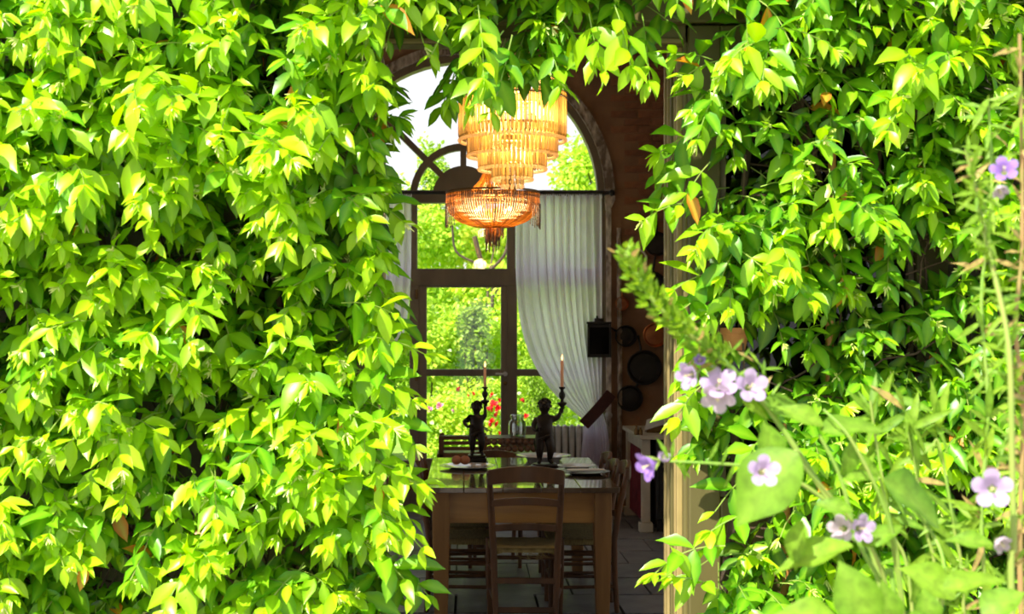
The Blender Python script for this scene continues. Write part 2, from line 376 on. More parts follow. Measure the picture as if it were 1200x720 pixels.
# arched window -----------------------------------------------------------
wy0, wy1 = YW + .05, YW + .13
wn = empty('window_1', (0, YW + .09, 0), kind='structure')
def wbox(name, x0, x1, z0, z1, m='winframe', d=0, par=None):
    return box(name, m, par or wn, x0, x1, wy0 - d, wy1 + d, z0, z1, bevel=.006)
RI = 1.234
fr = MB(); oa, ia = arc(0, AZ, RO + .01, 180, 0, 32), arc(0, AZ, RI, 180, 0, 32)
for i in range(32): fr.prism([oa[i], oa[i + 1], ia[i + 1], ia[i]], wy0 - .03, wy1 + .03)
fr.box(-RO - .01, -RI, wy0 - .03, wy1 + .03, 0, AZ); fr.box(RI, RO + .01, wy0 - .03, wy1 + .03, 0, AZ)
fr.build('frame', 'winframe', wn)
dh = .028
for d_ in (45, 90, 135):
    a = math.radians(d_); c, s_ = math.cos(a), math.sin(a)
    MB().prism([(c * .26 - s_ * dh, AZ + s_ * .26 + c * dh), (c * .26 + s_ * dh, AZ + s_ * .26 - c * dh), (c * RI + s_ * dh, AZ + s_ * RI - c * dh), (c * RI - s_ * dh, AZ + s_ * RI + c * dh)], wy0, wy1).build('glazing_bar', 'winframe', wn, bevel=.004)
rg = MB(); o_, i_ = arc(0, AZ, .492, 180, 0, 20), arc(0, AZ, .43, 180, 0, 20)
for i in range(20): rg.prism([o_[i], o_[i + 1], i_[i + 1], i_[i]], wy0 - .004, wy1 + .004)
rg.build('glazing_ring', 'winframe', wn)
hb = MB(); h_ = arc(0, AZ, .285, 180, 0, 20); hb.prism(h_, wy0 - .01, wy1 + .01); hb.build('hub', 'winframe', wn)
for q in range(4):
    a0, a1 = 180 - q * 45 - 1, 180 - (q + 1) * 45 + 1
    for r0, r1 in ((.30, .44), (.48, RI + .01)):
        pl = arc(0, AZ, r1, a0, a1, 8) + arc(0, AZ, r0, a1, a0, 6)
        MB().prism(pl, wy0 + .037, wy0 + .041).build('pane', 'glass', wn)
zt = lambda py: EYE + (VY - py) * 12.55 / F
xt = lambda px: (px - VX) * 12.55 / F
wbox('transom', -RI, RI, zt(238), zt(223), d=.015)
wbox('transom', -RI, RI, zt(335), zt(315), d=.02)
for a, b in ((480, 489), (594, 604)):
    wbox('mullion', xt(a), xt(b), zt(316), zt(238))
    wbox('mullion', xt(a - (0 if a > 500 else 0)), xt(b + 2), 0, zt(334), d=.01)
for a, b in ((xt(385), xt(481)), (xt(489), xt(594)), (xt(604), xt(701))):
    box('pane', 'glass', wn, a, b, wy0 + .035, wy0 + .039, zt(315), zt(238))
    if a > xt(480) and b < xt(600): continue
    box('pane', 'glass', wn, a, b, wy0 + .035, wy0 + .039, zt(434), zt(335))
    box('pane', 'glass', wn, a, b, wy0 + .035, wy0 + .039, zt(540), zt(441))
    wbox('rail', a, b, zt(441), zt(433)); wbox('bottom_panel', a, b, 0, zt(540 if a < 0 else 500))
# door leaf in the middle
dl = empty('door_4', ((xt(490) + xt(600)) / 2, YW + .06, 0), kind='structure')
wbox('stile', xt(489), xt(500), .02, zt(335), par=dl); wbox('stile', xt(587), xt(595), .02, zt(335), par=dl)
wbox('rail', xt(500), xt(587), zt(337), zt(334.5), par=dl); wbox('rail', xt(500), xt(587), zt(441), zt(433), par=dl)
wbox('rail', xt(500), xt(587), .02, .22, par=dl); wbox('bottom_panel', xt(500), xt(587), .22, zt(538), par=dl)
box('pane', 'glass', dl, xt(500), xt(587), wy0 + .035, wy0 + .039, zt(433), zt(337))
box('pane', 'glass', dl, xt(500), xt(587), wy0 + .035, wy0 + .039, zt(538), zt(441))
hh = MB(); hc = P(592, 438.5, 12.53)
hh.tube([(hc.x, YW + .05, hc.z), (hc.x, YW - .02, hc.z), (hc.x - .02, YW - .025, hc.z), (hc.x - .09, YW - .022, hc.z + .003)], .010, 8)
hh.lathe([(.022, 0), (.022, .01)], (hc.x, YW + .035, hc.z), 12, 'y')
hh.build('handle', 'rad', dl, smooth=True)
kh = MB(); kh.lathe([(.016, 0), (.02, .004), (.02, .012)], (hc.x, YW + .035, hc.z - .085), 12, 'y'); kh.build('keyhole_plate', 'darkbrass', dl, smooth=True)
for zz in (1.95, 1.2, .4):
    MB().tube([(xt(488), YW + .03, zz), (xt(488), YW + .03, zz + .09)], .014, 8).build('hinge', 'darkbrass', dl)
# weathered casing round the arch
cs = MB(); oa, ia = arc(0, AZ, 1.385, 180, 0, 36), arc(0, AZ, 1.295, 180, 0, 36)
for i in range(36): cs.prism([oa[i], oa[i + 1], ia[i + 1], ia[i]], YW - .05 + .008 * math.sin(i * 1.7), YW)
cs.build('trim_1', 'weather', kind='structure')
for n, sx in ((2, 1), (3, -1)):
    a, b = sorted((sx * 1.305, sx * 1.35)); tr_ = MB().box(a, b, YW - .04, YW, 0, AZ - .12)
    tr_.prism([(sx * 1.29, AZ), (sx * 1.385, AZ), (sx * 1.385, AZ - .04), (sx * 1.34, AZ - .13), (sx * 1.30, AZ - .13)][::sx], YW - .05, YW)
    tr_.build('trim_%d' % n, 'weather', kind='structure')
MB().tube([(1.42, YW - .03, 0), (1.43, YW - .03, 1.2), (1.42, YW - .03, 2.6)], .022, 8).build('trim_4', 'weather', kind='structure')

# curtains -----------------------------------------------------------------
rod = MB(); rz = EYE + (VY - 226) * 12.32 / F
rod.tube([(-1.33, 12.32, rz), (1.33, 12.32, rz)], .016, 10)
for sx in (-1, 1): rod.ball((sx * 1.34, 12.32, rz), .03, 10)
ro = empty('curtain_rod', (0, 12.32, rz), 'black iron curtain rod across the arched window at springing height', 'curtain rod')
rod.build('rod', 'black', ro, smooth=True)
for sx in (-1, 1): MB().box(sx * 1.28 - .01, sx * 1.28 + .01, 12.31, YW + .06, rz - .012, rz + .012).build('bracket', 'black', ro)
for k in range(26):
    x = (.50 + .75 * (k % 13) / 12) * (1 if k < 13 else -1)
    MB().tube([(x, 12.32 + .028 * math.cos(t * PI / 5), rz - .006 + .028 * math.sin(t * PI / 5)) for t in range(11)], .003, 5).build('ring', 'black', ro)
def curtain(sx, label):
    NU, NV = 150, 70
    t = empty('curtain', (sx * .9, 12.3, 0), label, 'curtain', 'white sheer curtains of the arched window')
    d = 12.3; s = F / d
    xi, xo = (604 - VX) / s, (705 - VX) / s
    zt_, ztie = EYE + (VY - 229) / s, EYE + (VY - 488) / s
    vs = []
    for j in range(NV):
        q = j / (NV - 1)
        for i in range(NU):
            u = i / (NU - 1)
            zend = ztie - .04 + .10 * u
            if q < .62:
                v = q / .62
                p = 4.6 - 2.6 * u
                top = xi + (xo - xi) * u; tie = (686 - VX) / s + (.14) * u
                x = top + (tie - top) * v ** p
                z = zt_ + (zend - zt_) * v
                amp = .042 * (1 - .6 * v ** 2)
                if u < .16: z -= .05 * math.sin(v * PI) ** 2 * (1 - u / .16) * 0
            else:
                v = (q - .62) / .38
                tie = (686 - VX) / s + (.14) * u; bot = (682 - VX) / s + (.245) * u
                x = tie + (bot - tie) * min(1, v * 3) ** .7
                z = zend + (.03 - zend) * v; amp = .014 + .018 * v
            ph = u * 2 * PI * 11 + 1.3 * math.sin(u * 9 + 2 * q)
            yy = d + amp * math.sin(ph) + .010 * math.sin(ph * 2.3 + 5 * q)
            x += .008 * math.cos(ph * 1.1) * (1 if 0 < i < NU - 1 else 0)
            vs.append((sx * x, yy, z))
    fs = [(j * NU + i, j * NU + i + 1, (j + 1) * NU + i + 1, (j + 1) * NU + i) for j in range(NV - 1) for i in range(NU - 1)]
    MB().add(vs, fs).build('drape', 'curtain', t, smooth=False).data.shade_smooth()
    hd = MB()
    for i in range(40):
        x = sx * (xi + (xo - xi) * i / 39); hd.tube([(x, d + .012 * math.sin(i * 2.1), zt_ - .03), (x, d + .012 * math.sin(i * 2.1), zt_ + .012)], .006, 5)
    hd.build('heading', 'curtain', t, kind='stuff')
    # band
    c0, c1 = P(684, 498, 12.22), P(716, 462, 12.30)
    c0.x *= 1; m = MB(); e = .05
    pts = []
    for k in range(15):
        q = k / 14; p = c0.lerp(c1, q); p.y -= .05 * math.sin(q * PI)
        pts.append(p)
    nv = len(m.v)
    for p in pts:
        dz = Vector((-.035, 0, -.04)) if True else 0
        m.v.append((sx * (p.x + .040), p.y, p.z - .034)); m.v.append((sx * (p.x - .040), p.y, p.z + .034))
    m.f += [(2 * k, 2 * k + 1, 2 * k + 3, 2 * k + 2) for k in range(14)]
    o = m.build('tie_band', 'maroon', t); o.modifiers.new('solid', 'SOLIDIFY').thickness = .012
    h = P(713, 487, 12.42)
    MB().lathe([(.012, 0), (.014, -.03), (.034, -.05), (.036, -.07), (.012, -.085)], (sx * h.x, YW - .01, h.z), 12, 'y').build('tie_knob', 'whiteknob', t, smooth=True)
curtain(1, 'white sheer curtain drawn to the right and gathered by a maroon band')
curtain(-1, 'white sheer curtain on the left half of the window, mostly hidden by vine')

# wall lantern
c = P(701, 397, 12.3); sl = F / 12.3
wl = empty('wall_lantern', (c.x, 12.42, c.z), 'black metal box lantern hung on the window frame right of the curtain', 'lantern')
x0, x1, z0, z1 = c.x - 13.5 / sl, c.x + 14 / sl, c.z - 22 / sl, c.z + 17 / sl
MB().box(x0 + .01, x1 - .01, 12.23, 12.40, z0, z1).build('body', 'black', wl, bevel=.008)
MB().box(x0 - .004, x1 + .004, 12.215, 12.41, z1, z1 + .02).build('lid', 'black', wl, bevel=.006)
MB().lathe([(.055, 0), (.05, .03), (.02, .035), (.016, .055)], (c.x, 12.31, z1 + .02), 14).build('chimney', 'black', wl, smooth=True)
for a in (x0, x1 - .012): MB().box(a, a + .012, 12.21, 12.225, z0, z1).build('corner_bar', 'black', wl)
MB().box(x0 + .02, x1 - .02, 12.224, 12.229, z0 + .03, z1 - .03).build('glass_panel', 'dglass', wl)
MB().box(c.x - .02, c.x + .02, 12.40, YW + .01, c.z - .02, c.z + .03).build('bracket', 'black', wl)
# electrical conduit
# pans on the wall
def pan(px, py, rpx, m, label, name='frying_pan', depth=.05, hd=None, deep=False, ring=False):
    d = 12.44; s = F / d; c = P(px, py, d); R = rpx / s
    t = empty(name, (c.x, YW - .005, c.z), label, 'pan', None)
    pr = [(R * .8, 0), (R * .86, -.004), (R, -depth), (R * 1.03, -depth - .004), (R * .97, -depth - .006), (R * .80, -.012), (R * .45, -.016)]
    pr = [(r_, h - .012) for r_, h in pr]
    MB().lathe(pr, (c.x, YW, c.z), 28, 'y').build('pan_body', m, t, smooth=True)
    if deep:
        MB().lathe([(R * .45, 0), (R * .5, -.03), (R * .2, -.035)], (c.x, YW - .02, c.z), 18, 'y').build('boss', m, t, smooth=True)
    a = math.radians(hd if hd is not None else 90)
    dx, dz = math.cos(a), math.sin(a)
    MB().tube([(c.x + dx * R * .9, YW - .03, c.z + dz * R * .9), (c.x + dx * R * 1.5, YW - .035, c.z + dz * R * 1.5), (c.x + dx * R * 1.9, YW - .02, c.z + dz * R * 1.9)], [.012, .009, .012], 8).build('handle', m, t)
    MB().tube([(c.x + dx * R * 1.9 , YW, c.z + dz * R * 1.9), (c.x + dx * R * 1.9, YW - .035, c.z + dz * R * 1.9)], .005, 6).build('nail', 'black', t)
    return t
pan(733, 394, 12.5, 'black', 'small black pot hanging level with the lantern', deep=True, depth=.09, hd=150)
pan(755, 431, 20, 'black', 'large black pan hanging lowest but one in the column', depth=.05, hd=100)
pan(738, 467, 15, 'black', 'black round pan hanging lowest, below the large one', depth=.06, deep=True, hd=60)
pan(768, 393, 14, 'copper', 'copper pan hanging beside the door jamb', depth=.04, hd=90)
pan(762, 338, 20, 'black', 'dark wide pan hanging above the copper pan', depth=.05, hd=80)
pan(770, 286, 14, 'black', 'dark pan hanging highest on the wall', depth=.05, hd=90)
pan(729, 356, 8, 'copper', 'smallest reddish copper pan behind the budding stalk', depth=.04, hd=90, name='small_pan')
# ring shaped hanging trivet
c = P(748, 303, 12.4); rg = MB()
rg.tube([(c.x + .085 * math.cos(math.radians(a)), YW - .02, c.z + .085 * math.sin(math.radians(a))) for a in range(-150, 151, 15)], .012, 8)
rg.build('horseshoe_ring', 'weather', smooth=True, label='pale ring-shaped hook hanging between the dark pans', cat='ring')
MB().lathe([(.11, 0), (.11, -.008), (.10, -.02), (.02, -.024)], (c.x + .02, YW - .004, c.z - .33), 24, 'y')

# radiator -------------------------------------------------------------
rd = empty('radiator', (.98, 12.3, 0), 'cream column radiator below the window behind the curtain', 'radiator')
for k in range(9):
    x = .80 + k * .062
    f = MB(); f.tube([(x, 12.455, .10), (x, 12.455, .78)], .022, 8); f.tube([(x, 12.39, .10), (x, 12.39, .78)], .022, 8)
    f.box(x - .014, x + .014, 12.39, 12.455, .12, .76); f.ball((x, 12.42, .78), .04, 10, (.6, 1.4, .7))
    f.build('fin', 'rad', rd, smooth=False).data.shade_smooth()
MB().tube([(.78, 12.42, .08), (1.32, 12.42, .08)], .018, 8).build('pipe', 'rad', rd, smooth=True)
for x in (.80, 1.296): MB().box(x - .015, x + .015, 12.38, 12.46, 0, .10).build('foot', 'rad', rd)

# table ------------------------------------------------------------------
TX0, TX1, TY0, TY1, TH = -.215, .872, 7.60, 9.47, .77
tb = empty('dining_table', ((TX0 + TX1) / 2, 8.5, 0), 'long rustic wooden dining table with varnished plank top', 'table')
for k in range(5):
    a = TX0 + (TX1 - TX0) * k / 5; b = TX0 + (TX1 - TX0) * (k + 1) / 5
    box('top_board', 'tabletop', tb, a + .0015, b - .0015, TY0 + .0, TY1, TH - .030, TH, bevel=.003)
for y0, y1, nm in ((TY0 + .06, TY0 + .085, 'apron'), (TY1 - .085, TY1 - .06, 'apron')):
    box(nm, 'wood', tb, TX0 + .10, TX1 - .10, y0, y1, TH - .205, TH - .03, bevel=.003)
for x0, x1 in ((TX0 + .05, TX0 + .075), (TX1 - .075, TX1 - .05)):
    box('apron', 'wood', tb, x0, x1, TY0 + .12, TY1 - .12, TH - .205, TH - .03, bevel=.003)
for x in (TX0 + .09, TX1 - .09):
    for y in (TY0 + .085, TY1 - .085):
        a, b = .049, .036
        m = MB(); sx = 1 if x > .3 else -1
        vs = [(x + i * h, y + j * h, z) for z, h in ((0, b), (TH - .22, a), (TH - .031, a)) for i, j in ((-1, -1), (1, -1), (1, 1), (-1, 1))]
        fs = [(4 * l + i, 4 * l + (i + 1) % 4, 4 * l + 4 + (i + 1) % 4, 4 * l + 4 + i) for l in range(2) for i in range(4)] + [(3, 2, 1, 0), (8, 9, 10, 11)]
        m.add(vs, fs).build('leg', 'woodleg', tb, bevel=.004)

# chairs -------------------------------------------------------------------
def make_chair():
    """faces +y, back at -y; origin on the floor below the seat's middle"""
    t = empty('dining_chair', (0, 0, 0))
    wt, wb_ = .198, .158
    for sx in (-1, 1):
        pts = [(sx * wb_, -.205, 0), (sx * .168, -.19, .22), (sx * .176, -.185, .44), (sx * .186, -.215, .64), (sx * wt, -.265, .875)]
        MB().tube(pts, [.015, .018, .020, .019, .016], 10).build('back_post', 'chair', t, smooth=True)
        MB().tube([(sx * .20, .20, 0), (sx * .205, .195, .25), (sx * .205, .19, .455)], [.016, .020, .021], 10).build('front_leg', 'chair', t, smooth=True)
    def slat(z0, z1, wdt, y, arch, name='back_slat', th=.011):
        n = 14; vs = []
        for i in range(n + 1):
            u = -1 + 2 * i / n; x = u * wdt; b = arch * (1 - u * u); dy = -.03 * (1 - u * u)
            lo = z0 + b * .75
            for yy in (y + dy - th, y + dy + th):
                vs += [(x, yy, lo), (x, yy, z1 + b)]
        fs = []
        for i in range(n):
            a = 4 * i; fs += [(a, a + 4, a + 5, a + 1), (a + 2, a + 3, a + 7, a + 6), (a + 1, a + 5, a + 7, a + 3), (a, a + 2, a + 6, a + 4)]
        fs += [(0, 1, 3, 2), (4 * n, 4 * n + 2, 4 * n + 3, 4 * n + 1)]
        MB().add(vs, fs).build(name, 'chair', t, bevel=.004)
    slat(.805, .885, .208, -.262, .028, 'top_rail', .013)
    slat(.685, .722, .186, -.235, .018)
    slat(.545, .580, .178, -.203, .016)
    # rush seat: four woven triangles rising to the rim
    s_ = MB(); N = 12
    seat = [(-.185, -.185), (.185, -.185), (.215, .215), (-.215, .215)]
    vs = []; 
    for i in range(N + 1):
        for j in range(N + 1):
            u, v = i / N, j / N
            x = (1 - v) * ((1 - u) * seat[0][0] + u * seat[1][0]) + v * ((1 - u) * seat[3][0] + u * seat[2][0])
            y = (1 - v) * seat[0][1] + v * seat[2][1]
            e = min(u, 1 - u, v, 1 - v)
            z = .462 - .016 * min(1, e * 4) + .0025 * ((i + j) % 2)
            if e < .01: z = .452
            vs.append((x, y, z))
    nn = len(vs); vs += [(x, y, z - .034 + .01 * (abs(x) < .15)) for x, y, z in vs]
    fs = [(i * (N + 1) + j, (i + 1) * (N + 1) + j, (i + 1) * (N + 1) + j + 1, i * (N + 1) + j + 1) for i in range(N) for j in range(N)]
    fs += [tuple(k + nn for k in reversed(f)) for f in fs]
    ring = [i * (N + 1) for i in range(N + 1)] + [N * (N + 1) + j for j in range(1, N + 1)] + [i * (N + 1) + N for i in range(N - 1, -1, -1)] + [j for j in range(N - 1, 0, -1)]
    fs += [(ring[k], ring[(k + 1) % len(ring)], ring[(k + 1) % len(ring)] + nn, ring[k] + nn) for k in range(len(ring))]
    MB().add(vs, fs).build('seat', 'rush', t).data.shade_smooth()
    strd = MB(); rr = random.Random(3)
    for k in range(14):
        x = rr.uniform(-.1, .1); strd.tube([(x, -.18, .425), (x + rr.uniform(-.02, .05), -.19, .41), (x + rr.uniform(0, .07), -.19, .405 - rr.uniform(0, .02))], .0015, 4)
    strd.build('loose_straw', 'rush', t, kind='stuff')
    for z in (.10, .26):
        MB().box(-.160, .160, -.205, -.190, z, z + .032).build('stretcher', 'chair', t, bevel=.004)
    for z in (.16, .30):
        for sx in (-1, 1): MB().tube([(sx * .168, -.19, z), (sx * .202, .195, z)], .011, 8).build('stretcher', 'chair', t, smooth=True)
    for z in (.20, .34): MB().tube([(-.20, .195, z), (.20, .195, z)], .012, 8).build('stretcher', 'chair', t, smooth=True)
    return t
ch = make_chair(); kids_ = {ch: children(ch)}
tag(ch, 'rush-seated ladderback chair pushed in at the near end of the table', 'chair', 'ladderback chairs round the table')
ch.location = (.347, 7.66, 0); ch.rotation_euler = (0, 0, math.radians(-2))
for (x, y, rz, l_, sc) in (
    (-.02, 8.13, -90, 'nearest ladderback chair on the left side of the table', .96),
    (-.03, 8.62, -90, 'middle ladderback chair on the left side of the table', .96),
    (-.03, 9.12, -90, 'farthest ladderback chair on the left side of the table', .96),
    (.70, 8.12, 90, 'nearest ladderback chair on the right side of the table', .96),
    (.70, 8.62, 90, 'middle ladderback chair on the right side of the table', .92),
    (.71, 9.12, 90, 'farthest ladderback chair on the right side of the table', .92),
    (.22, 9.66, 180, 'ladderback chair at the far end of the table before the rack', .86)):
    c_ = copy_tree(ch, None, lambda o: kids_.get(o, [])); c_.location = (x, y, 0); c_.rotation_euler = (0, 0, math.radians(rz)); c_.scale = (sc, sc, sc)
    tag(c_, l_)

# slatted rack behind the table -----------------------------------------
d = 11.0; s = F / d; X = lambda px: (px - VX) / s; Z = lambda py: EYE + (VY - py) / s
rk = empty('slatted_rack', (X(575), d + .2, 0), 'dark wooden rack with slats and rounded knobs below the glazed door', 'rack')
for x in (X(517), X(568), X(633)):
    for y in (d, d + .32): box('post', 'chair', rk, x - .02, x + .02, y - .02, y + .02, 0, Z(511), bevel=.004)
for py in (511, 517.5, 524, 531): box('slat', 'chair', rk, X(516), X(568), d - .015, d + .01, Z(py + 4), Z(py), bevel=.003)
box('top_board', 'chair', rk, X(516), X(634), d - .02, d + .34, Z(515.5), Z(513.5), bevel=.003)
box('rail', 'chair', rk, X(512), X(634), d - .02, d + .34, Z(537), Z(532), bevel=.003)
box('shelf', 'chair', rk, X(516), X(634), d, d + .32, .25, .28, bevel=.003)
for r_, py in ((0, 518), (1, 526)):
    for k in range(9):
        MB().ball((X(572 + k * 7.3 + r_ * 2), d - .02, Z(py)), 4.1 / s, 10).build('knob', 'chair', rk, smooth=True)
# glass jar
jc = (X(607), d + .14); z0 = Z(513.5)
jr = empty('glass_jar', (jc[0], jc[1], z0), 'clear glass storage jar with a wide lid on the rack', 'jar')
MB().lathe([(.062, 0), (.070, .006), (.071, .10), (.066, .125), (.050, .14), (.052, .158), (.048, .158), (.046, .142), (.062, .122), (.066, .1), (.066, .01), (.02, .008)], (jc[0], jc[1], z0), 28).build('jar_body', 'jar', jr, smooth=True)
MB().lathe([(.056, .160), (.056, .178), (.05, .182), (.01, .182)], (jc[0], jc[1], z0), 28).build('lid', 'jar', jr, smooth=True)

# things on the table ------------------------------------------------------
def plate(px, py, wpx, name, m, label, cat='plate', stack=1, deep=.012, z=TH, group=None):
    d = F * (EYE - z) / (py - VY); c = P(px, py, d); R = wpx / 2 * d / F
    t = empty(name, (c.x, c.y, z), label, cat, group)
    pr = [(R * .55, 0), (R * .6, 0), (R * .68, deep * .7), (R, deep + .004), (R, deep + .008), (R * .66, deep * .7 + .005), (R * .5, .005)]
    MB().lathe(pr, (c.x, c.y, z + .0005), 32).build('dish', m, t, smooth=True)
    return t, c, R, d
plate(548, 549, 66, 'plate', 'china', 'white plate holding two round fruits beside the left cherub')
def fruit(px, py, rpx, label):
    d = 8.72; c = P(px, py, d); R = rpx * d / F
    c.z = TH + .019 + R
    t = MB(); k = 14
    t.ball(tuple(c), R, 16, (1, 1, .9)); o = t.build('peach', 'bun', smooth=True, label=label, cat='fruit')
    MB().tube([(c.x, c.y, c.z + R * .85), (c.x + .004, c.y, c.z + R * 1.15)], .0025, 6).build('stalk', 'bark', o)
    return o
fruit(535, 545, 6, 'left one of two brown fruits on the plate')
fruit(545, 545.5, 6, 'right one of two brown fruits on the plate')
plate(637, 540, 64, 'shallow_bowl', 'china', 'wide shallow white bowl behind the right cherub', cat='bowl', deep=.03)
plate(676, 549, 46, 'plate', 'china', 'farther white plate at the right edge of the table')
t_, c, R, d = plate(686, 556, 58, 'plate', 'darkplate', 'dark plate with a folded pale napkin, nearest on the right')
MB().box(c.x - .11, c.x + .12, c.y - .05, c.y + .05, TH + .021, TH + .030).build('napkin', 'paper', bevel=.004, label='folded pale napkin lying on the dark plate', cat='napkin')

# bronze cherub candlesticks --------------------------------------------
def skin_obj(name, V, E, root, m, parent, sub=2):
    off = rot_loc(parent); names = list(V); me = bpy.data.meshes.new(name)
    me.from_pydata([Vector(V[k][0]) - off for k in names], [(names.index(a), names.index(b)) for a, b in E], [])
    o = bpy.data.objects.new(name, me); COL.objects.link(o)
    md = o.modifiers.new('skin', 'SKIN'); md.use_smooth_shade = True
    for k, n_ in enumerate(names):
        sv = me.skin_vertices[0].data[k]; r = V[n_][1]; r = r if isinstance(r, tuple) else (r, r); sv.radius = r; sv.use_root = (n_ == root)
    sb = o.modifiers.new('sub', 'SUBSURF'); sb.levels = sub; sb.render_levels = sub
    dg = bpy.context.evaluated_depsgraph_get(); dg.update()
    me2 = bpy.data.meshes.new_from_object(o.evaluated_get(dg)); me2.name = name
    o.modifiers.clear(); o.data = me2; me2.materials.clear(); me2.materials.append(M[m]); me2.shade_smooth(); o.parent = parent
    return o
def cherub(base, H, mirror, base_kind, label, arm):
    """base: point on the table; H: standing height of the figure"""
    bx, by, bz = base
    t = empty('cherub_candlestick', base, label, 'candlestick', 'dark cherub candlesticks')
    b = MB()
    if base_kind == 'block':
        bh = .062
        for hw, z0_, z1_ in ((.075, 0, .018), (.066, .018, .045), (.058, .045, bh)):
            b.box(bx - hw, bx + hw, by - hw, by + hw, bz + z0_, bz + z1_)
        b.build('plinth', 'bronze', t, bevel=.005)
    else:
        bh = .022
        b.lathe([(.09, 0), (.092, .008), (.08, .012), (.078, .02), (.02, bh)], (bx, by, bz), 24).build('plinth', 'bronze', t, smooth=True)
    def p(x, y, z): return (bx + x * H, by + y * H, bz + bh + z * H)
    k = H
    V = {'pel': (p(0, 0, .46), (.105 * k, .09 * k)), 'bel': (p(0, -.02, .56), (.10 * k, .095 * k)), 'chest': (p(.0, 0, .66), (.095 * k, .075 * k)),
         'neckb': (p(0, 0, .735), .05 * k), 'neck': (p(.0, 0, .775), .042 * k), 'jaw': (p(.0, -.01, .83), (.075 * k, .078 * k)), 'head': (p(.005, 0, .90), (.095 * k, .10 * k)), 'crown': (p(.0, .01, .96), .065 * k),
         'hipl': (p(-.06, 0, .40), .078 * k), 'kneel': (p(-.075, -.03, .24), .055 * k), 'calfl': (p(-.075, 0, .14), .048 * k), 'anl': (p(-.075, .01, .05), .03 * k), 'footl': (p(-.085, -.05, .02), .03 * k), 'toel': (p(-.09, -.11, .015), .022 * k),
         'hipr': (p(.06, 0, .40), .078 * k), 'kneer': (p(.10, -.05, .24), .055 * k), 'calfr': (p(.09, 0, .14), .046 * k), 'anr': (p(.08, .03, .05), .03 * k), 'footr': (p(.10, -.02, .02), .03 * k), 'toer': (p(.12, -.08, .015), .022 * k),
         'shr': (p(.11, 0, .69), .05 * k), 'shl': (p(-.11, 0, .69), .05 * k)}
    V = {a_: (b_, tuple(x_ * 1.22 for x_ in c_) if isinstance(c_, tuple) else c_ * 1.25) for a_, (b_, c_) in V.items()}
    E = [('pel', 'bel'), ('bel', 'chest'), ('chest', 'neckb'), ('neckb', 'neck'), ('neck', 'jaw'), ('jaw', 'head'), ('head', 'crown'),
         ('pel', 'hipl'), ('hipl', 'kneel'), ('kneel', 'calfl'), ('calfl', 'anl'), ('anl', 'footl'), ('footl', 'toel'),
         ('pel', 'hipr'), ('hipr', 'kneer'), ('kneer', 'calfr'), ('calfr', 'anr'), ('anr', 'footr'), ('footr', 'toer'), ('chest', 'shr'), ('chest', 'shl')]
    er, wr, ha = arm['r']
    V['elr'] = (p(*er), .048 * k); V['wrr'] = (p(*wr), .026 * k); V['har'] = (p(*ha), .032 * k); E += [('shr', 'elr'), ('elr', 'wrr'), ('wrr', 'har')]
    el, wl_, hl = arm['l']
    V['ell'] = (p(*el), .048 * k); V['wrl'] = (p(*wl_), .026 * k); V['hal'] = (p(*hl), .030 * k); E += [('shl', 'ell'), ('ell', 'wrl'), ('wrl', 'hal')]
    body = skin_obj('body', V, E, 'pel', 'bronze', t)
    hair = MB(); rr = random.Random(4)
    for i in range(60):
        a = rr.uniform(0, 2 * PI); e = rr.uniform(.1, 1.5)
        dx, dy, dz = math.cos(a) * math.cos(e), math.sin(a) * math.cos(e), math.sin(e)
        if dy < -.35 and dz < .45: continue
        q = p(.003 + dx * .092, dy * .095, .90 + dz * .085); hair.ball(q, .024 * k, 7)
    hair.build('curly_hair', 'bronze', t, smooth=True, kind='stuff')
    fc = MB(); fc.ball(p(.0, -.112, .87), .018 * k, 8, (.8, 1, 1.2))
    for sx in (-1, 1):
        fc.ball(p(sx * .04, -.088, .895), .016 * k, 8); fc.ball(p(sx * .05, -.085, .85), .03 * k, 8); fc.ball(p(sx * .105, .0, .875), .022 * k, 8, (.5, 1, 1.3))
    fc.ball(p(0, -.10, .838), .016 * k, 8, (1.4, .8, .5))
    fc.build('face', 'bronze', t, smooth=True)
    # hand round the holder
    hx, hy, hz = V['har'][0]
    for sgn, cx_ in ((1, 'har'), (-1, 'hal')):
        c0 = Vector(V[cx_][0]); fg = MB()
        ln = (.05, .056, .053, .043)
        for i in range(4):
            zz = c0.z + (.026 - .017 * i) * k; L_ = ln[i] * k
            fg.tube([(c0.x + .012 * k, c0.y - .022 * k, zz), (c0.x + .024 * k, c0.y - .04 * k, zz + .002), (c0.x + .030 * k + L_ * .3, c0.y - .038 * k, zz), (c0.x + .034 * k + L_ * .3, c0.y - .020 * k, zz - .002)], [.009 * k, .0085 * k, .008 * k, .006 * k], 6)
        fg.tube([(c0.x - .012 * k, c0.y - .018 * k, c0.z + .01 * k), (c0.x - .016 * k, c0.y - .038 * k, c0.z + .028 * k), (c0.x - .002 * k, c0.y - .046 * k, c0.z + .036 * k)], [.011 * k, .009 * k, .007 * k], 6)
        fg.build('fingers', 'bronze', t, smooth=True)
    # drapery over the hips
    dp = MB(); dp.tube([p(.12 * math.cos(a), .11 * math.sin(a), .41 + .05 * math.cos(a)) for a in [i * PI / 8 for i in range(17)]], .022 * k, 8)
    dp.tube([p(-.10, .05, .42), p(-.13, .07, .30), p(-.11, .09, .16)], [.03 * k, .04 * k, .02 * k], 8)
    dp.build('drapery', 'bronze', t, smooth=True)
    return t, Vector(V['har'][0]), k
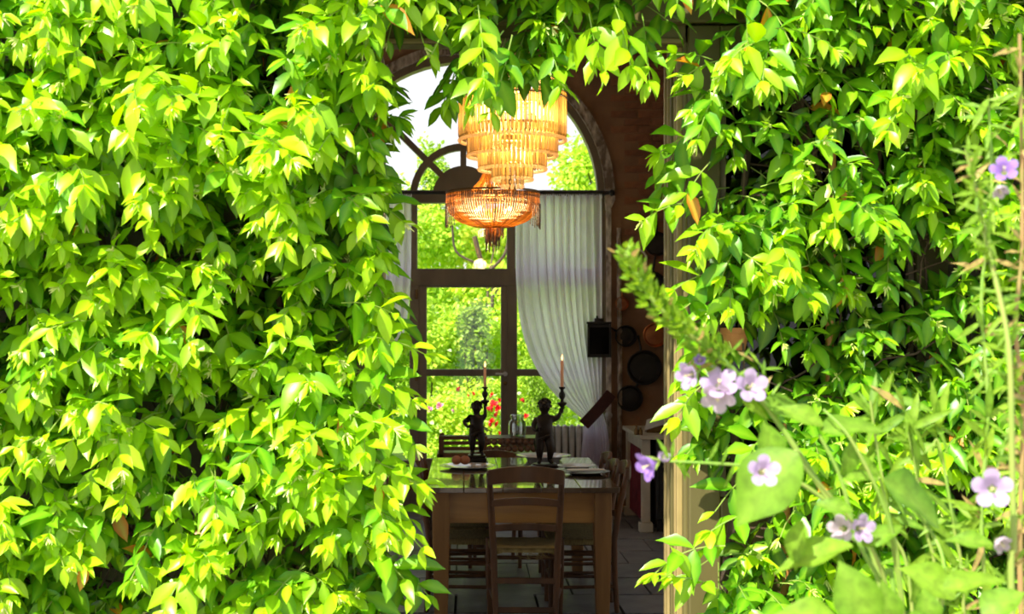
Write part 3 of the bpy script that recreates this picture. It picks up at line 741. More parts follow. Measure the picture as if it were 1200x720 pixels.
def holder_and_candle(t, hp, up, rs, clen, label, crad):
    prof = [(.004, -.035), (.010, -.02), (.008, 0), (.018, .008), (.030, .020), (.032, .026), (.012, .034), (.010, .044), (.020, .062), (.021, .078), (.011, .094), (.010, .104), (.020, .112), (.020, .120), (.012, .120)]
    prof = [(r_ * rs, h * up) for r_, h in prof]
    MB().lathe(prof, (hp.x + .006, hp.y - .004, hp.z), 18).build('candle_cup', 'bronze', t, smooth=True)
    zc = hp.z + .112 * up; cx, cy = hp.x + .006, hp.y - .004
    c = empty('candle', (cx, cy, zc), label, 'candle', 'lit candles on the cherub candlesticks')
    MB().lathe([(crad, 0), (crad, clen - .006), (crad * .8, clen), (crad * .3, clen - .002)], (cx, cy, zc + .004), 14).build('wax', 'wax', c, smooth=True)
    MB().tube([(cx, cy, zc + clen), (cx, cy, zc + clen + .012)], .0015, 5).build('wick', 'wick', c)
    MB().lathe([(.001, 0), (.0055, .008), (.0065, .014), (.004, .026), (.0008, .040)], (cx, cy, zc + clen + .008), 10).build('flame', 'flame', c, smooth=True)
lp = P(558.5, 544, 9.0); lp.z = TH
t1, h1, k1 = cherub(tuple(lp), .355, 1, 'block', 'dark bronze cherub candlestick on a square plinth, left on the table',
    {'r': ((.165, -.02, .72), (.155, -.02, .86), (.150, -.02, .93)), 'l': ((-.24, .02, .60), (-.17, -.06, .52), (-.12, -.09, .53))})
holder_and_candle(t1, h1 + Vector((-.004, 0, .0)), .98, .95, .128, 'lit pink candle held by the left bronze cherub', .0095)
rp_ = P(638, 548, 8.83); rp_.z = TH
t2, h2, k2 = cherub(tuple(rp_), .42, 1, 'disc', 'larger dark bronze cherub candlestick on a round base, right of the other',
    {'r': ((.20, -.02, .69), (.245, -.02, .78), (.255, -.02, .86)), 'l': ((-.17, .0, .60), (-.16, -.07, .51), (-.10, -.10, .52))})
holder_and_candle(t2, h2, 1.1, 1.0, .172, 'lit pink candle held by the right bronze cherub', .0105)

# counter with red curtain, stove, book -----------------------------------
ct = empty('kitchen_counter', (1.8, 11.75, 0), 'cream painted counter with a red cloth curtain below the top', 'counter')
CZ = .80
box('counter_top', 'cream', ct, 1.44, 1.95, 11.15, 12.38, CZ - .035, CZ, bevel=.006)
for (x, y) in ((1.50, 11.24), (1.50, 12.28), (1.90, 12.28)):
    box('post', 'cream', ct, x - .035, x + .035, y - .035, y + .035, .08, CZ - .035, bevel=.006)
    box('foot', 'cream', ct, x - .055, x + .055, y - .055, y + .055, 0, .08, bevel=.008)
box('side_rail', 'cream', ct, 1.475, 1.51, 11.27, 12.25, CZ - .13, CZ - .035, bevel=.004)
vs = []; n_ = 90
for z_ in (CZ - .13, .07):
    for i in range(n_ + 1):
        q = i / n_; vs.append((1.505 + .018 * math.sin(q * 70) * (1 if z_ < .3 else .6), 11.30 + .94 * q, z_))
MB().add(vs, [(i, i + 1, n_ + 2 + i, n_ + 1 + i) for i in range(n_)]).build('cloth_curtain', 'redcloth', ct)
st = empty('iron_stove', (1.74, 11.3, 0), 'black iron stove standing beside the cream counter post', 'stove')
box('body', 'black', st, 1.58, 2.05, 11.22, 11.75, .10, CZ - .04, bevel=.012)
box('oven_door', 'black', st, 1.62, 2.01, 11.195, 11.22, .16, .50, bevel=.006)
MB().tube([(1.64, 11.19, .54), (1.64, 11.16, .54), (1.98, 11.16, .54), (1.98, 11.19, .54)], .01, 8).build('handle', 'darkbrass', st, smooth=True)
for x in (1.62, 2.01):
    for y in (11.27, 11.70): box('foot', 'black', st, x - .02, x + .02, y - .02, y + .02, 0, .10)
bk = empty('recipe_book', (1.70, 11.5, CZ), 'grey sheet leaning open on the cream counter', 'book')
MB().add([(1.52, 11.45, CZ + .03), (1.86, 11.45, CZ + .14), (1.86, 11.62, CZ + .20), (1.56, 11.62, CZ + .10)] , [(0, 1, 2, 3)]).build('page', 'paper', bk).modifiers.new('s', 'SOLIDIFY').thickness = .012
MB().prism([(1.54, CZ), (1.86, CZ), (1.86, CZ + .135), (1.54, CZ + .03)], 11.47, 11.60).build('stand', 'darkbrass', bk)
for k, (px, l_, hgt) in enumerate(((743, 'small dark bottle at the left end of the counter', .075), (748, 'small dark bottle beside the leaning sheet', .06))):
    x = (px - VX) * 11.2 / F
    o = MB().lathe([(.018, 0), (.019, hgt * .6), (.008, hgt * .8), (.009, hgt), (.002, hgt)], (x + .02, 11.22, CZ), 12).build('bottle', 'darkbrass', smooth=True, label=l_, cat='bottle')
bx_ = empty('cushioned_stool', (-.42, 11.0, 0), 'low stool with a pink cushion behind the left chairs', 'stool')
MB().box(-.60, -.22, 10.85, 11.2, .42, .49).build('cushion', 'pink', bx_, bevel=.02)
MB().box(-.60, -.22, 10.85, 11.2, .385, .42).build('seat', 'chair', bx_, bevel=.004)
for x in (-.57, -.25):
    for y in (10.88, 11.17): box('leg', 'chair', bx_, x - .018, x + .018, y - .018, y + .018, 0, .385)

# chandeliers ------------------------------------------------------------
def point_light(loc, W, col, r=.05):
    l = bpy.data.lights.new('bulb_light', 'POINT'); l.energy = W; l.color = col; l.shadow_soft_size = r
    o = bpy.data.objects.new('bulb_light', l); COL.objects.link(o); o.location = loc; return o
def inst(name, me, parent, loc, rz=0, sc=(1, 1, 1), rx=0):
    o = bpy.data.objects.new(name, me); COL.objects.link(o); o.parent = parent
    o.matrix_basis = Matrix.Translation(Vector(loc) - rot_loc(parent)) @ Matrix.Rotation(rz, 4, 'Z') @ Matrix.Rotation(rx, 4, 'Y') @ Matrix.Diagonal((*sc, 1))
    return o
d = 8.0; s = F / d; cc = P(600.5, 100, d); zc = lambda py: EYE + (VY - py) / s
c1 = empty('crystal_chandelier', (cc.x, d, zc(222)), 'large gilt chandelier with five tiers of hanging glass rods', 'chandelier')
rod_me = MB().lathe([(.0015, 0), (.0085, -.03), (.009, -.5), (.0085, -.94), (.003, -1)], (0, 0, 0), 6).mesh('glass_rod', True); rod_me.materials.append(M['crystal'])
drop_me = MB().ball((0, 0, 0), 1, 8).mesh('glass_drop', True); drop_me.materials.append(M['clearcrystal'])
disc_me = MB().lathe([(.2, -.3), (1, -.2), (1, .2), (.2, .3)], (0, 0, 0), 12, 'x').mesh('glass_disc', True); disc_me.materials.append(M['clearcrystal'])
tiers = [(62, 110, 166, 78), (52, 150, 184, 62), (39, 160, 200, 48), (23, 172, 212, 26), (12, 190, 220, 12)]
for ti, (rp1, pa, pb, n_) in enumerate(tiers):
    R = rp1 / s; za, zb = zc(pa), zc(pb); hh_ = za - zb
    MB().tube([(cc.x + R * math.cos(2 * PI * k / 40), d + R * math.sin(2 * PI * k / 40), za + .004) for k in range(41)], .006, 6).build('tier_ring', 'gold', c1, smooth=True)
    for k in range(n_):
        a = 2 * PI * (k + .5 * (ti % 2)) / n_; q = (cc.x + R * math.cos(a), d + R * math.sin(a))
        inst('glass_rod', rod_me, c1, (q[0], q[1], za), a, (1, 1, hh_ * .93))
        if ti < 5: inst('glass_drop', drop_me, c1, (q[0], q[1], zb + .006), a, (.012,) * 3)
# upper crown: disc band and two rings
for rr_, pz in ((62, 110), (63, 117), (60, 97)):
    R = rr_ / s
    MB().tube([(cc.x + R * math.cos(2 * PI * k / 40), d + R * math.sin(2 * PI * k / 40), zc(pz)) for k in range(41)], .010 if pz == 97 else .007, 6).build('crown_ring', 'gold', c1, smooth=True)
for k in range(54):
    a = 2 * PI * k / 54; R = 61 / s; inst('glass_disc', disc_me, c1, (cc.x + R * math.cos(a), d + R * math.sin(a), zc(103.5)), a, (.012, .016, .022))
stm = MB(); stm.lathe([(.12, 0), (.10, .02), (.03, .06), (.02, .25), (.05, .30), (.02, .34)], (cc.x, d, zc(100)), 16)
stm.build('stem', 'gold', c1, smooth=True)
for k in range(28):
    a = 2 * PI * k / 28; R = .115 + .015 * (k % 2); inst('glass_rod', rod_me, c1, (cc.x + R * math.cos(a), d + R * math.sin(a), zc(66)), a, (1.1, 1.1, .17))
MB().tube([(cc.x + .13 * math.cos(2 * PI * k / 30), d + .13 * math.sin(2 * PI * k / 30), zc(66)) for k in range(31)], .008, 6).build('crown_ring', 'gold', c1, smooth=True)
MB().tube([(cc.x, d, zc(40)), (cc.x, d, HC)], .006, 6).build('chain', 'darkbrass', c1)
for k in range(6):
    a = k * PI / 3 + .3; R = .17
    MB().tube([(cc.x, d, zc(118)), (cc.x + R * math.cos(a), d + R * math.sin(a), zc(122))], .006, 6).build('arm', 'gold', c1)
    MB().ball((cc.x + R * math.cos(a), d + R * math.sin(a), zc(130)), .026, 10, (1, 1, 1.4)).build('bulb', 'bulb', c1, smooth=True)
point_light((cc.x, d, zc(136)), 24, (1, .76, .42), .10)
point_light((cc.x, d, zc(175)), 7, (1, .76, .42), .06)

d = 9.0; s = F / d; c2c = P(577.5, 230, d)
c2 = empty('beaded_chandelier', (c2c.x, d, zc(280)), 'smaller amber chandelier of beaded strands with fringe, hanging behind the larger', 'chandelier')
X0 = c2c.x; R = 54.5 / s
def ringm(r, z, t_, name, m='darkbrass'):
    MB().tube([(X0 + r * math.cos(2 * PI * k / 40), d + r * math.sin(2 * PI * k / 40), z) for k in range(41)], t_, 6).build(name, m, c2, smooth=True)
ringm(R, zc(226), .007, 'ring')
ringm(R * .99, zc(232), .006, 'ring'); ringm(10 / s, zc(266), .006, 'ring'); ringm(.045, zc(188), .006, 'ring'); ringm(.15, zc(226), .006, 'ring')
def strand(prof, n=4, r=.0068):
    m = MB(); L_ = 0; k = 0
    pts = []
    for i in range(len(prof) - 1):
        (r0, z0_), (r1, z1_) = prof[i], prof[i + 1]
        for q in range(4): pts.append((r0 + (r1 - r0) * q / 4, 0, z0_ + (z1_ - z0_) * q / 4))
    pts.append((prof[-1][0], 0, prof[-1][1]))
    m.tube(pts, [r * (1.0 if i % 2 else .62) for i in range(len(pts))], n); me = m.mesh('bead_strand', True); me.materials.append(M['bead']); return me
zz = lambda py: (280 - py) / s
zbase = EYE + (VY - 280) / s
bowl = strand([(R, zz(228)), (R * 1.0, zz(240)), (R * .93, zz(250)), (R * .74, zz(259)), (R * .45, zz(265)), (9 / s, zz(267))])
cone = strand([(.045, zz(188)), (.055, zz(200)), (.085, zz(212)), (.13, zz(221)), (.15, zz(226))])
for k in range(110):
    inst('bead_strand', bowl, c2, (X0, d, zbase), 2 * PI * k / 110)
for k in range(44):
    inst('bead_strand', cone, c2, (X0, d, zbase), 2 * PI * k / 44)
dk = strand([(0, 0), (0, -.03), (0, -.07), (0, -.1)], 5, .0050)
rn2 = random.Random(8)
for k in range(60):     # tassel below the bowl
    a = 2 * PI * k / 60; r_ = rn2.uniform(.2, 1) * 13 / s
    o = inst('tassel_strand', dk, c2, (X0 + r_ * math.cos(a), d + r_ * math.sin(a), EYE + (VY - 265) / s), a, (1, 1, (1.15 - .5 * r_ * s / 13) * rn2.uniform(.9, 1.4)))
fr_m = MB(); fr_m.tube([(0, 0, -i * .008) for i in range(14)], [.0022 if i % 2 else .0040 for i in range(14)], 5); fme = fr_m.mesh('fringe', True); fme.materials.append(M['darkbead'])
for k in range(72):
    a = 2 * PI * k / 72
    if abs(math.cos(a)) < .78: continue
    lng = .9 + .9 * (abs(math.cos(a)) ** 4) * rn2.uniform(.4, 1)
    inst('fringe_strand', fme, c2, (X0 + R * 1.02 * math.cos(a), d + R * 1.02 * math.sin(a), EYE + (VY - (240 if abs(math.cos(a)) > .8 else 231)) / s), a, (1, 1, lng * (1 if abs(math.cos(a)) > .8 else .35)))
for k in range(12):
    a = 2 * PI * k / 12; r_ = 8 / s
    inst('fringe_strand', fme, c2, (X0 + r_ * math.cos(a), d + r_ * math.sin(a), EYE + (VY - 277) / s), a, (1, 1, rn2.uniform(.5, 1.1)))
for k in range(4):
    a = k * 2 * PI / 4 + .9; rr_ = .14
    MB().ball((X0 + rr_ * math.cos(a), d + rr_ * math.sin(a), EYE + (VY - 246) / s), .013, 10, (1, 1, 1.3)).build('bulb', 'bulb', c2, smooth=True)
    MB().tube([(X0, d, EYE + (VY - 226) / s), (X0 + rr_ * math.cos(a), d + rr_ * math.sin(a), EYE + (VY - 240) / s)], .004, 6).build('arm', 'darkbrass', c2)
MB().tube([(X0, d, EYE + (VY - 226) / s), (X0, d, HC)], .006, 6).build('chain', 'darkbrass', c2)
point_light((X0, d, EYE + (VY - 246) / s), 17, (1, .72, .36), .08)

# ------------------------------------------------------------------ leaves
def leaf_template(widths, ts, curl, fold, wave=0.0):
    """blade along +x, length 1, normal +z. returns verts, faces, midrib flags"""
    v = [(0, 0, 0)]; f = []; rib = [1]
    for t, wd in zip(ts, widths):
        z = -curl * t * t; wz = wave * math.sin(t * 9)
        v += [(t, wd, z + fold * wd + wz * wd), (t, 0, z), (t, -wd, z + fold * wd - wz * wd)]; rib += [0, 1, 0]
    v.append((1, 0, -curl)); rib.append(1)
    f += [(0, 2, 1), (0, 3, 2)]
    n = len(ts)
    for i in range(n - 1):
        a = 1 + 3 * i; f += [(a, a + 1, a + 4, a + 3), (a + 1, a + 2, a + 5, a + 4)]
    a = 1 + 3 * (n - 1); f += [(a, a + 1, a + 3), (a + 1, a + 2, a + 3)]
    return np.array(v), f, np.array(rib, float)
TS = (.10, .30, .55, .78, .92)
VT = [leaf_template((.085, .19, .205, .12, .035), TS, c_, f_, w_) for c_, f_, w_ in ((.10, .35, 0), (.28, .25, .15), (.18, .55, .2), (.40, .3, -.15))]
VT += [leaf_template((.05, .10, .11, .07, .02), TS, .3, .3, 0)]    # narrow young leaf
def basis(X, N):
    X = X / np.linalg.norm(X, axis=1, keepdims=True)
    Z = N - (N * X).sum(1, keepdims=True) * X; Z /= np.linalg.norm(Z, axis=1, keepdims=True) + 1e-9
    return X, np.cross(Z, X), Z
def leaf_cloud(name, parent, m, O, Xa, Na, Ls, tone, dead, var, templates=VT, kind='stuff', label=None):
    """all leaves joined into one mesh"""
    off = np.array(rot_loc(parent)); X, Y, Z = basis(Xa, Na)
    vs = []; faces = []; tn = []; k = 0
    for vi, (tv, tf, rib) in enumerate(templates):
        idx = np.where(var == vi)[0]
        if not len(idx): continue
        V = O[idx, None, :] + Ls[idx, None, None] * (tv[None, :, 0, None] * X[idx, None, :] + tv[None, :, 1, None] * Y[idx, None, :] + tv[None, :, 2, None] * Z[idx, None, :])
        nv = len(tv); vs.append(V.reshape(-1, 3) - off)
        a = np.zeros((len(idx), nv, 3)); a[..., 0] = tone[idx, None]; a[..., 1] = rib[None, :]; a[..., 2] = dead[idx, None]
        tn.append(a.reshape(-1, 3))
        for q in range(len(idx)):
            b = k + q * nv
            faces += [tuple(i + b for i in f) for f in tf]
        k += len(idx) * nv
    me = bpy.data.meshes.new(name); me.from_pydata(np.concatenate(vs).tolist(), [], faces)
    at = me.attributes.new('tone', 'FLOAT_VECTOR', 'POINT'); at.data.foreach_set('vector', np.concatenate(tn).ravel())
    me.materials.append(M[m]); me.shade_smooth()
    o = bpy.data.objects.new(name, me); COL.objects.link(o); o.parent = parent
    if kind: o['kind'] = kind
    if label: o['label'] = label
    return o
_lm = {}
def leaf_mesh(vi, tone, dead, m, templates=VT):
    key = (vi, round(tone * 7), dead > .5, m, id(templates))
    if key not in _lm:
        tv, tf, rib = templates[vi]
        me = bpy.data.meshes.new('leaf'); me.from_pydata(tv.tolist(), [], tf)
        a = np.zeros((len(tv), 3)); a[:, 0] = round(tone * 7) / 7; a[:, 1] = rib; a[:, 2] = 1.0 if dead > .5 else 0
        me.attributes.new('tone', 'FLOAT_VECTOR', 'POINT').data.foreach_set('vector', a.ravel())
        me.materials.append(M[m]); me.shade_smooth(); _lm[key] = me
    return _lm[key]
def leaf_parts(parent, m, idx, O, Xa, Na, Ls, tone, dead, var, templates=VT, name='leaf'):
    X, Y, Z = basis(Xa, Na); off = rot_loc(parent)
    for i in idx:
        o = bpy.data.objects.new(name, leaf_mesh(int(var[i]), float(tone[i]), float(dead[i]), m, templates)); COL.objects.link(o); o.parent = parent
        R = Matrix(((X[i][0], Y[i][0], Z[i][0]), (X[i][1], Y[i][1], Z[i][1]), (X[i][2], Y[i][2], Z[i][2]))).to_4x4()
        o.matrix_basis = Matrix.Translation(Vector(O[i]) - off) @ R @ Matrix.Scale(float(Ls[i]), 4)

def inside(poly, x, y):
    c = False; n = len(poly); j = n - 1
    for i in range(n):
        xi, yi = poly[i]; xj, yj = poly[j]
        if (yi > y) != (yj > y) and x < (xj - xi) * (y - yi) / (yj - yi) + xi: c = not c
        j = i
    return c
def lumps(seed, n, x0, x1, z0, z1, rad=(.10, .2)):
    r = random.Random(seed); return [(r.uniform(x0, x1), r.uniform(z0, z1), r.uniform(*rad), r.uniform(.4, 1)) for _ in range(n)]
def lump_h(L, x, z):
    h = 0
    for cx, cz, r, a in L:
        q = ((x - cx) ** 2 + (z - cz) ** 2 * 1.6) / (r * r)
        if q < 1: h = max(h, a * math.sqrt(1 - q))
    return h
def grow_vine(seed, poly, nshoot, surf, thick, extra=(), young=.25, hole=.0, lump=None, lean=0.0, dens=None):
    """shoots of opposite leaves on a lumpy hedge face; poly is the plant's outline (pixels measured at the facade)"""
    r = random.Random(seed)
    xs = [p[0] for p in poly]; ys = [p[1] for p in poly]
    leaves = []; twigs = []; buds = []
    def shoot(base, dirv, length, tonebase, nmax=9, sz=1.0, grav=.55):
        dirv = Vector(dirv).normalized(); p = Vector(base); pts = [p.copy()]
        n = max(2, min(nmax, int(length / .032))); roll = r.uniform(0, PI)
        for i in range(n):
            q = i / max(1, n - 1)
            dirv = (dirv + Vector((r.uniform(-.12, .12), r.uniform(-.1, .06), -.10 - .10 * grav))).normalized()
            p = p + dirv * (length / n); pts.append(p.copy())
            side = dirv.cross(Vector((0, 0, 1)));
            side = side.normalized() if side.length > .1 else Vector((1, 0, 0))
            upv = side.cross(dirv).normalized()
            a = roll + (PI / 2 if i % 2 else 0) + r.uniform(-.3, .3)
            sv = side * math.cos(a) + upv * math.sin(a)
            size = (.092 - .036 * q * q) * r.uniform(.72, 1.14) * sz
            if i == 0 and nmax == 9 and r.random() < .3: continue
            for sg in (-1, 1):
                ld = dirv * (.45 + .3 * q) + sv * sg * .95 + Vector((0, -.12, -grav * r.uniform(.5, 1.3)))
                nd = Vector((r.uniform(-.5, .5), -.55 + r.uniform(-.35, .35), .85 + r.uniform(-.3, .3))) + dirv * .15
                tn = min(1, max(0, tonebase + .35 * q * q + r.uniform(-.16, .16)))
                leaves.append((tuple(p), tuple(ld), tuple(nd), size, tn, 1.0 if r.random() < .008 else 0.0, r.randrange(4)))
        # tip: narrow young leaves or buds
        if r.random() < .75:
            for k in range(r.choice((2, 3, 4))):
                ld = dirv + Vector((r.uniform(-.7, .7), r.uniform(-.6, .2), r.uniform(-.5, .6)))
                leaves.append((tuple(p), tuple(ld), (0, -.5, .9), r.uniform(.030, .060) * sz, min(1, tonebase + .55), 0.0, 4))
        if r.random() < .4: buds.append((tuple(p + dirv * .01), dirv.copy()))
        twigs.append(pts)
    made = 0; tries = 0
    while made < nshoot and tries < nshoot * 12:
        tries += 1
        x_, y_ = r.uniform(min(xs), max(xs)), r.uniform(min(ys), max(ys))
        if not inside(poly, x_, y_): continue
        if dens and r.random() > dens(x_, y_): continue
        wp = P(x_, y_, surf)
        h = lump_h(lump, wp.x, wp.z) if lump else r.random()
        if r.random() < hole * (1 - h): continue
        dep = r.random() ** .55           # most shoots near the surface
        front = thick * (.22 + .78 * h)
        yy = surf - .02 - front * dep
        k = yy / surf
        wp = Vector((wp.x * k, yy, EYE + (wp.z - EYE) * k)) if False else Vector((wp.x, yy, wp.z))
        dv = Vector((r.gauss(lean, .75), -.9 - .3 * r.random(), r.gauss(-.05, .55)))
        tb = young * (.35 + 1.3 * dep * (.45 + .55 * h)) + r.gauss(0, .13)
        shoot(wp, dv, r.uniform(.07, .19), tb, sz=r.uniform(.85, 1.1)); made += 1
    for (bx_, by_, tx_, ty_, dd, tb) in extra:
        a, b = P(bx_, by_, dd + .05), P(tx_, ty_, dd)
        shoot(a, (b - a) + Vector((0, 0, (b - a).length * .28)), (b - a).length * 1.02, tb, nmax=10, sz=1.0, grav=.45)
    return leaves, twigs, buds
VIS_CELL = 4.0
def pick_visible(groups, n):
    """for every plant the n leaves that show largest in the photo (coarse depth buffer over all plants)"""
    W_, H_ = int(1200 / VIS_CELL) + 1, int(720 / VIS_CELL) + 1
    zb = np.full(W_ * H_, 1e9); rec = []
    for (O, X, N_, L, tn, dd, vr) in groups:
        Xn, Y, Z = basis(X, N_); pts = []
        for t, s_ in ((.15, 0), (.35, .12), (.35, -.12), (.5, 0), (.6, .12), (.6, -.12), (.8, 0), (.5, .2), (.5, -.2), (.25, 0), (.7, 0), (.95, 0)):
            pts.append(O + L[:, None] * (t * Xn + s_ * Y))
        Pt = np.stack(pts, 1); dy = Pt[..., 1]
        px = VX + F * Pt[..., 0] / dy; py = VY - F * (Pt[..., 2] - EYE) / dy
        ok = (px >= 0) & (px < 1200) & (py >= 0) & (py < 720)
        cell = np.where(ok, (px / VIS_CELL).astype(int) + W_ * (py / VIS_CELL).astype(int), 0)
        np.minimum.at(zb, cell[ok], dy[ok]); rec.append((cell, ok, dy, L, Xn, Y, Z))
    out = []
    for (cell, ok, dy, L, Xn, Y, Z) in rec:
        vis = (ok & (dy <= zb[cell] + .006)).sum(1)
        score = vis * L * L * (np.abs(Z[:, 1]) * .8 + .2)
        out.append(np.argsort(-score)[:n])
    return out
def arr(lv):
    return (np.array([l[0] for l in lv]), np.array([l[1] for l in lv]), np.array([l[2] for l in lv]), np.array([l[3] for l in lv]),
            np.array([l[4] for l in lv]), np.array([l[5] for l in lv]), np.array([l[6] for l in lv]))
left_poly = [(-330, -330), (470, -330), (470, -30), (418, 50), (424, 110), (398, 150), (408, 205), (395, 245), (412, 300), (425, 350), (436, 400), (448, 440), (438, 480), (445, 540), (448, 600), (452, 650), (446, 780), (446, 1000), (-330, 1000)]
right_poly = [(1560, -330), (850, -330), (835, -20), (880, 60), (862, 90), (838, 105), (822, 140), (868, 175), (868, 205), (828, 245), (832, 300), (845, 330), (832, 370), (862, 400), (870, 440), (836, 470), (848, 505), (880, 525), (886, 575), (900, 610), (858, 630), (832, 655), (825, 700), (835, 800), (835, 1000), (1560, 1000)]
top_poly = [(440, -330), (860, -330), (862, -35), (800, -35), (782, 10), (752, 40), (722, 34), (700, 48), (655, 55), (642, 72), (600, 84), (566, 72), (538, 10), (525, -12), (440, -20)]
extra_l = [(430, 395, 497, 412, 2.85, .75), (420, 420, 480, 470, 2.9, .5), (430, 100, 458, 150, 3.05, .5), (420, 80, 452, 112, 2.95, .7), (425, 165, 455, 205, 3.1, .45), (430, 230, 470, 262, 3.0, .6),
           (425, 300, 462, 345, 3.0, .5), (430, 470, 487, 520, 2.9, .5), (430, 540, 492, 565, 2.85, .75), (430, 590, 497, 640, 2.85, .7), (430, 640, 482, 695, 2.85, .6), (400, 355, 462, 362, 2.85, .7), (440, 210, 462, 290, 3.1, .3), (440, 330, 470, 390, 3.1, .3)]
extra_r = [(800, 238, 756, 258, 3.0, .6), (832, 190, 800, 240, 2.95, .6), (836, 320, 786, 338, 3.0, .65), (825, 345, 790, 372, 3.0, .6), (830, 150, 772, 176, 3.05, .5), (860, 70, 806, 82, 3.0, .6), (840, 100, 806, 128, 3.0, .6),
           (845, 375, 800, 440, 3.0, .5), (840, 440, 788, 482, 2.95, .55), (850, 640, 762, 655, 2.9, .55), (840, 690, 790, 676, 2.9, .6), (870, 560, 836, 600, 3.0, .45), (795, 160, 778, 232, 3.1, .4), (880, 600, 838, 625, 2.95, .6), (835, 70, 792, 62, 3.0, .4)]
extra_t = [(560, 40, 520, 108, 3.0, .35), (590, 50, 545, 118, 2.95, .5), (600, 55, 590, 130, 2.9, .45), (560, 20, 560, 92, 2.85, .7), (640, 50, 650, 98, 3.0, .5), (540, 20, 508, 64, 2.95, .6),
           (690, 30, 700, 82, 2.9, .7), (720, 20, 735, 76, 2.85, .7), (752, 30, 766, 94, 3.0, .45), (480, -30, 470, 22, 2.9, .8), (505, -30, 508, 18, 2.9, .7), (450, -5, 440, 55, 2.9, .7), (660, 40, 688, 70, 3.0, .6), (575, 60, 512, 118, 3.1, .2), (800, -40, 790, 4, 2.95, .5)]
extra_t = [(a, b - 14, c_, d_, e_, f_) for a, b, c_, d_, e_, f_ in extra_t]
Lm = lumps(11, 46, -1.3, -.1, .3, 2.75, (.14, .27)); Rm = lumps(23, 44, .5, 1.9, .3, 2.75, (.12, .24)); Tm = lumps(31, 14, -.3, .8, 2.3, 2.8, (.10, .2))
def dens_all(x, y):
    d_ = 1.0
    if x < -120 or x > 1330: d_ *= .45
    if y < -120 or y > 830: d_ *= .35
    return d_
def dens_right(x, y):
    d_ = dens_all(x, y)
    for cx, cy, r_ in ((865, 395, 26), (862, 195, 24), (955, 190, 22), (920, 620, 30), (905, 560, 26), (10, 60, 30), (1130, 60, 22), (870, 590, 28), (1015, 560, 24), (930, 385, 22), (1085, 225, 20)):
        if (x - cx) ** 2 + (y - cy) ** 2 < r_ * r_: d_ *= .12
    return d_
def dens_left(x, y):
    d_ = dens_all(x, y)
    for cx, cy, r_ in ((12, 70, 34), (405, 185, 20), (300, 245, 22), (95, 545, 26), (180, 440, 22), (330, 600, 26), (375, 610, 22), (130, 30, 16)):
        if (x - cx) ** 2 + (y - cy) ** 2 < r_ * r_: d_ *= .12
    return d_
left_poly = [(x + (30 if y < 420 else 8) if x > 300 else x, y) for x, y in left_poly]
right_poly = [(x - 12 if x < 1300 else x, y) for x, y in right_poly]
extra_l += [(405, 120, 440, 180, 2.95, .5), (400, 180, 436, 236, 3.0, .45), (395, 240, 440, 300, 2.95, .55), (405, 300, 446, 350, 2.95, .5), (420, 60, 446, 118, 2.9, .8), (410, 140, 432, 205, 3.0, .6)]
gl = grow_vine(1, left_poly, 1500, 3.22, .42, extra_l, young=.56, hole=.8, lump=Lm, dens=dens_left)
gr = grow_vine(2, right_poly, 1150, 3.22, .32, extra_r, young=.42, hole=.72, lump=Rm, dens=dens_right)
gt = grow_vine(3, top_poly, 230, 3.22, .26, extra_t, young=.45, hole=.4, lump=Tm, dens=dens_all)
for gg, pl_, n_, sd_, dn_ in ((gl, left_poly, 520, 41, dens_all), (gr, right_poly, 420, 42, dens_right)):   # old inner leaves close to the wall, toned dark for the shaded gaps
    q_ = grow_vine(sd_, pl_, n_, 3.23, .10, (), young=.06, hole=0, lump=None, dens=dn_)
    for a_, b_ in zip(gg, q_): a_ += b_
GAPS = ((846, 384, 878, 409, .95), (908, 560, 922, 692, .75), (957, 192, 972, 234, .85), (838, 582, 902, 608, .6), (842, 530, 884, 582, .5), (0, 52, 26, 88, .8), (900, 375, 925, 400, .5), (455, 32, 528, 57, .7), (798, 30, 866, 56, .7))
def thin(lv, sd):
    r = random.Random(sd); out = []
    for l in lv:
        d_ = Vector(l[1]).normalized(); m_ = Vector(l[0]) + d_ * l[3] * .5
        px, py = VX + F * m_.x / m_.y, VY - F * (m_.z - EYE) / m_.y
        if any(a - 8 < px < c_ + 8 and b - 8 < py < e_ + 8 and r.random() < pr for a, b, c_, e_, pr in GAPS): continue
        out.append(l)
    lv[:] = out
for i_, gg in enumerate((gl, gr, gt)): thin(gg[0], i_)
vl = empty('climbing_vine', (-.7, 3.1, 0), 'sunlit star jasmine vine covering the wall left of the doorway', 'vine')
vr = empty('climbing_vine', (1.0, 3.1, 0), 'star jasmine vine covering the wall right of the doorway', 'vine')
vt = empty('climbing_vine', (.12, 3.1, DZ + .1), 'leafy jasmine branch trailing along the lintel above the doorway', 'vine')
arrs = [arr(q[0]) for q in (gl, gr, gt)]
picks = pick_visible(arrs, 300)
for par, q, A, pk in zip((vl, vr, vt), (gl, gr, gt), arrs, picks):
    rest = np.ones(len(A[0]), bool); rest[pk] = False
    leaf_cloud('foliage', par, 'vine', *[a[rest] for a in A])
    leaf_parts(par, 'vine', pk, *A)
    tw = MB()
    for pts in q[1]: tw.tube(pts, [.0018] + [.0015] * (len(pts) - 1), 3, cap=False)
    tw.build('twigs', 'greenstem', par, kind='stuff')
    bd = MB(); rr = random.Random(9)
    for p_, dv in q[2]:
        for k in range(7):
            a = Vector((rr.gauss(0, 1), rr.gauss(0, 1), rr.gauss(0, 1))).normalized() * .6 + dv
            b0 = Vector(p_); b1 = b0 + a.normalized() * rr.uniform(.014, .03)
            bd.tube([b0, b0.lerp(b1, .6), b1], [.0008, .0022, .0008], 4, cap=False)
    bd.build('flower_buds', 'blossom', par, kind='stuff')
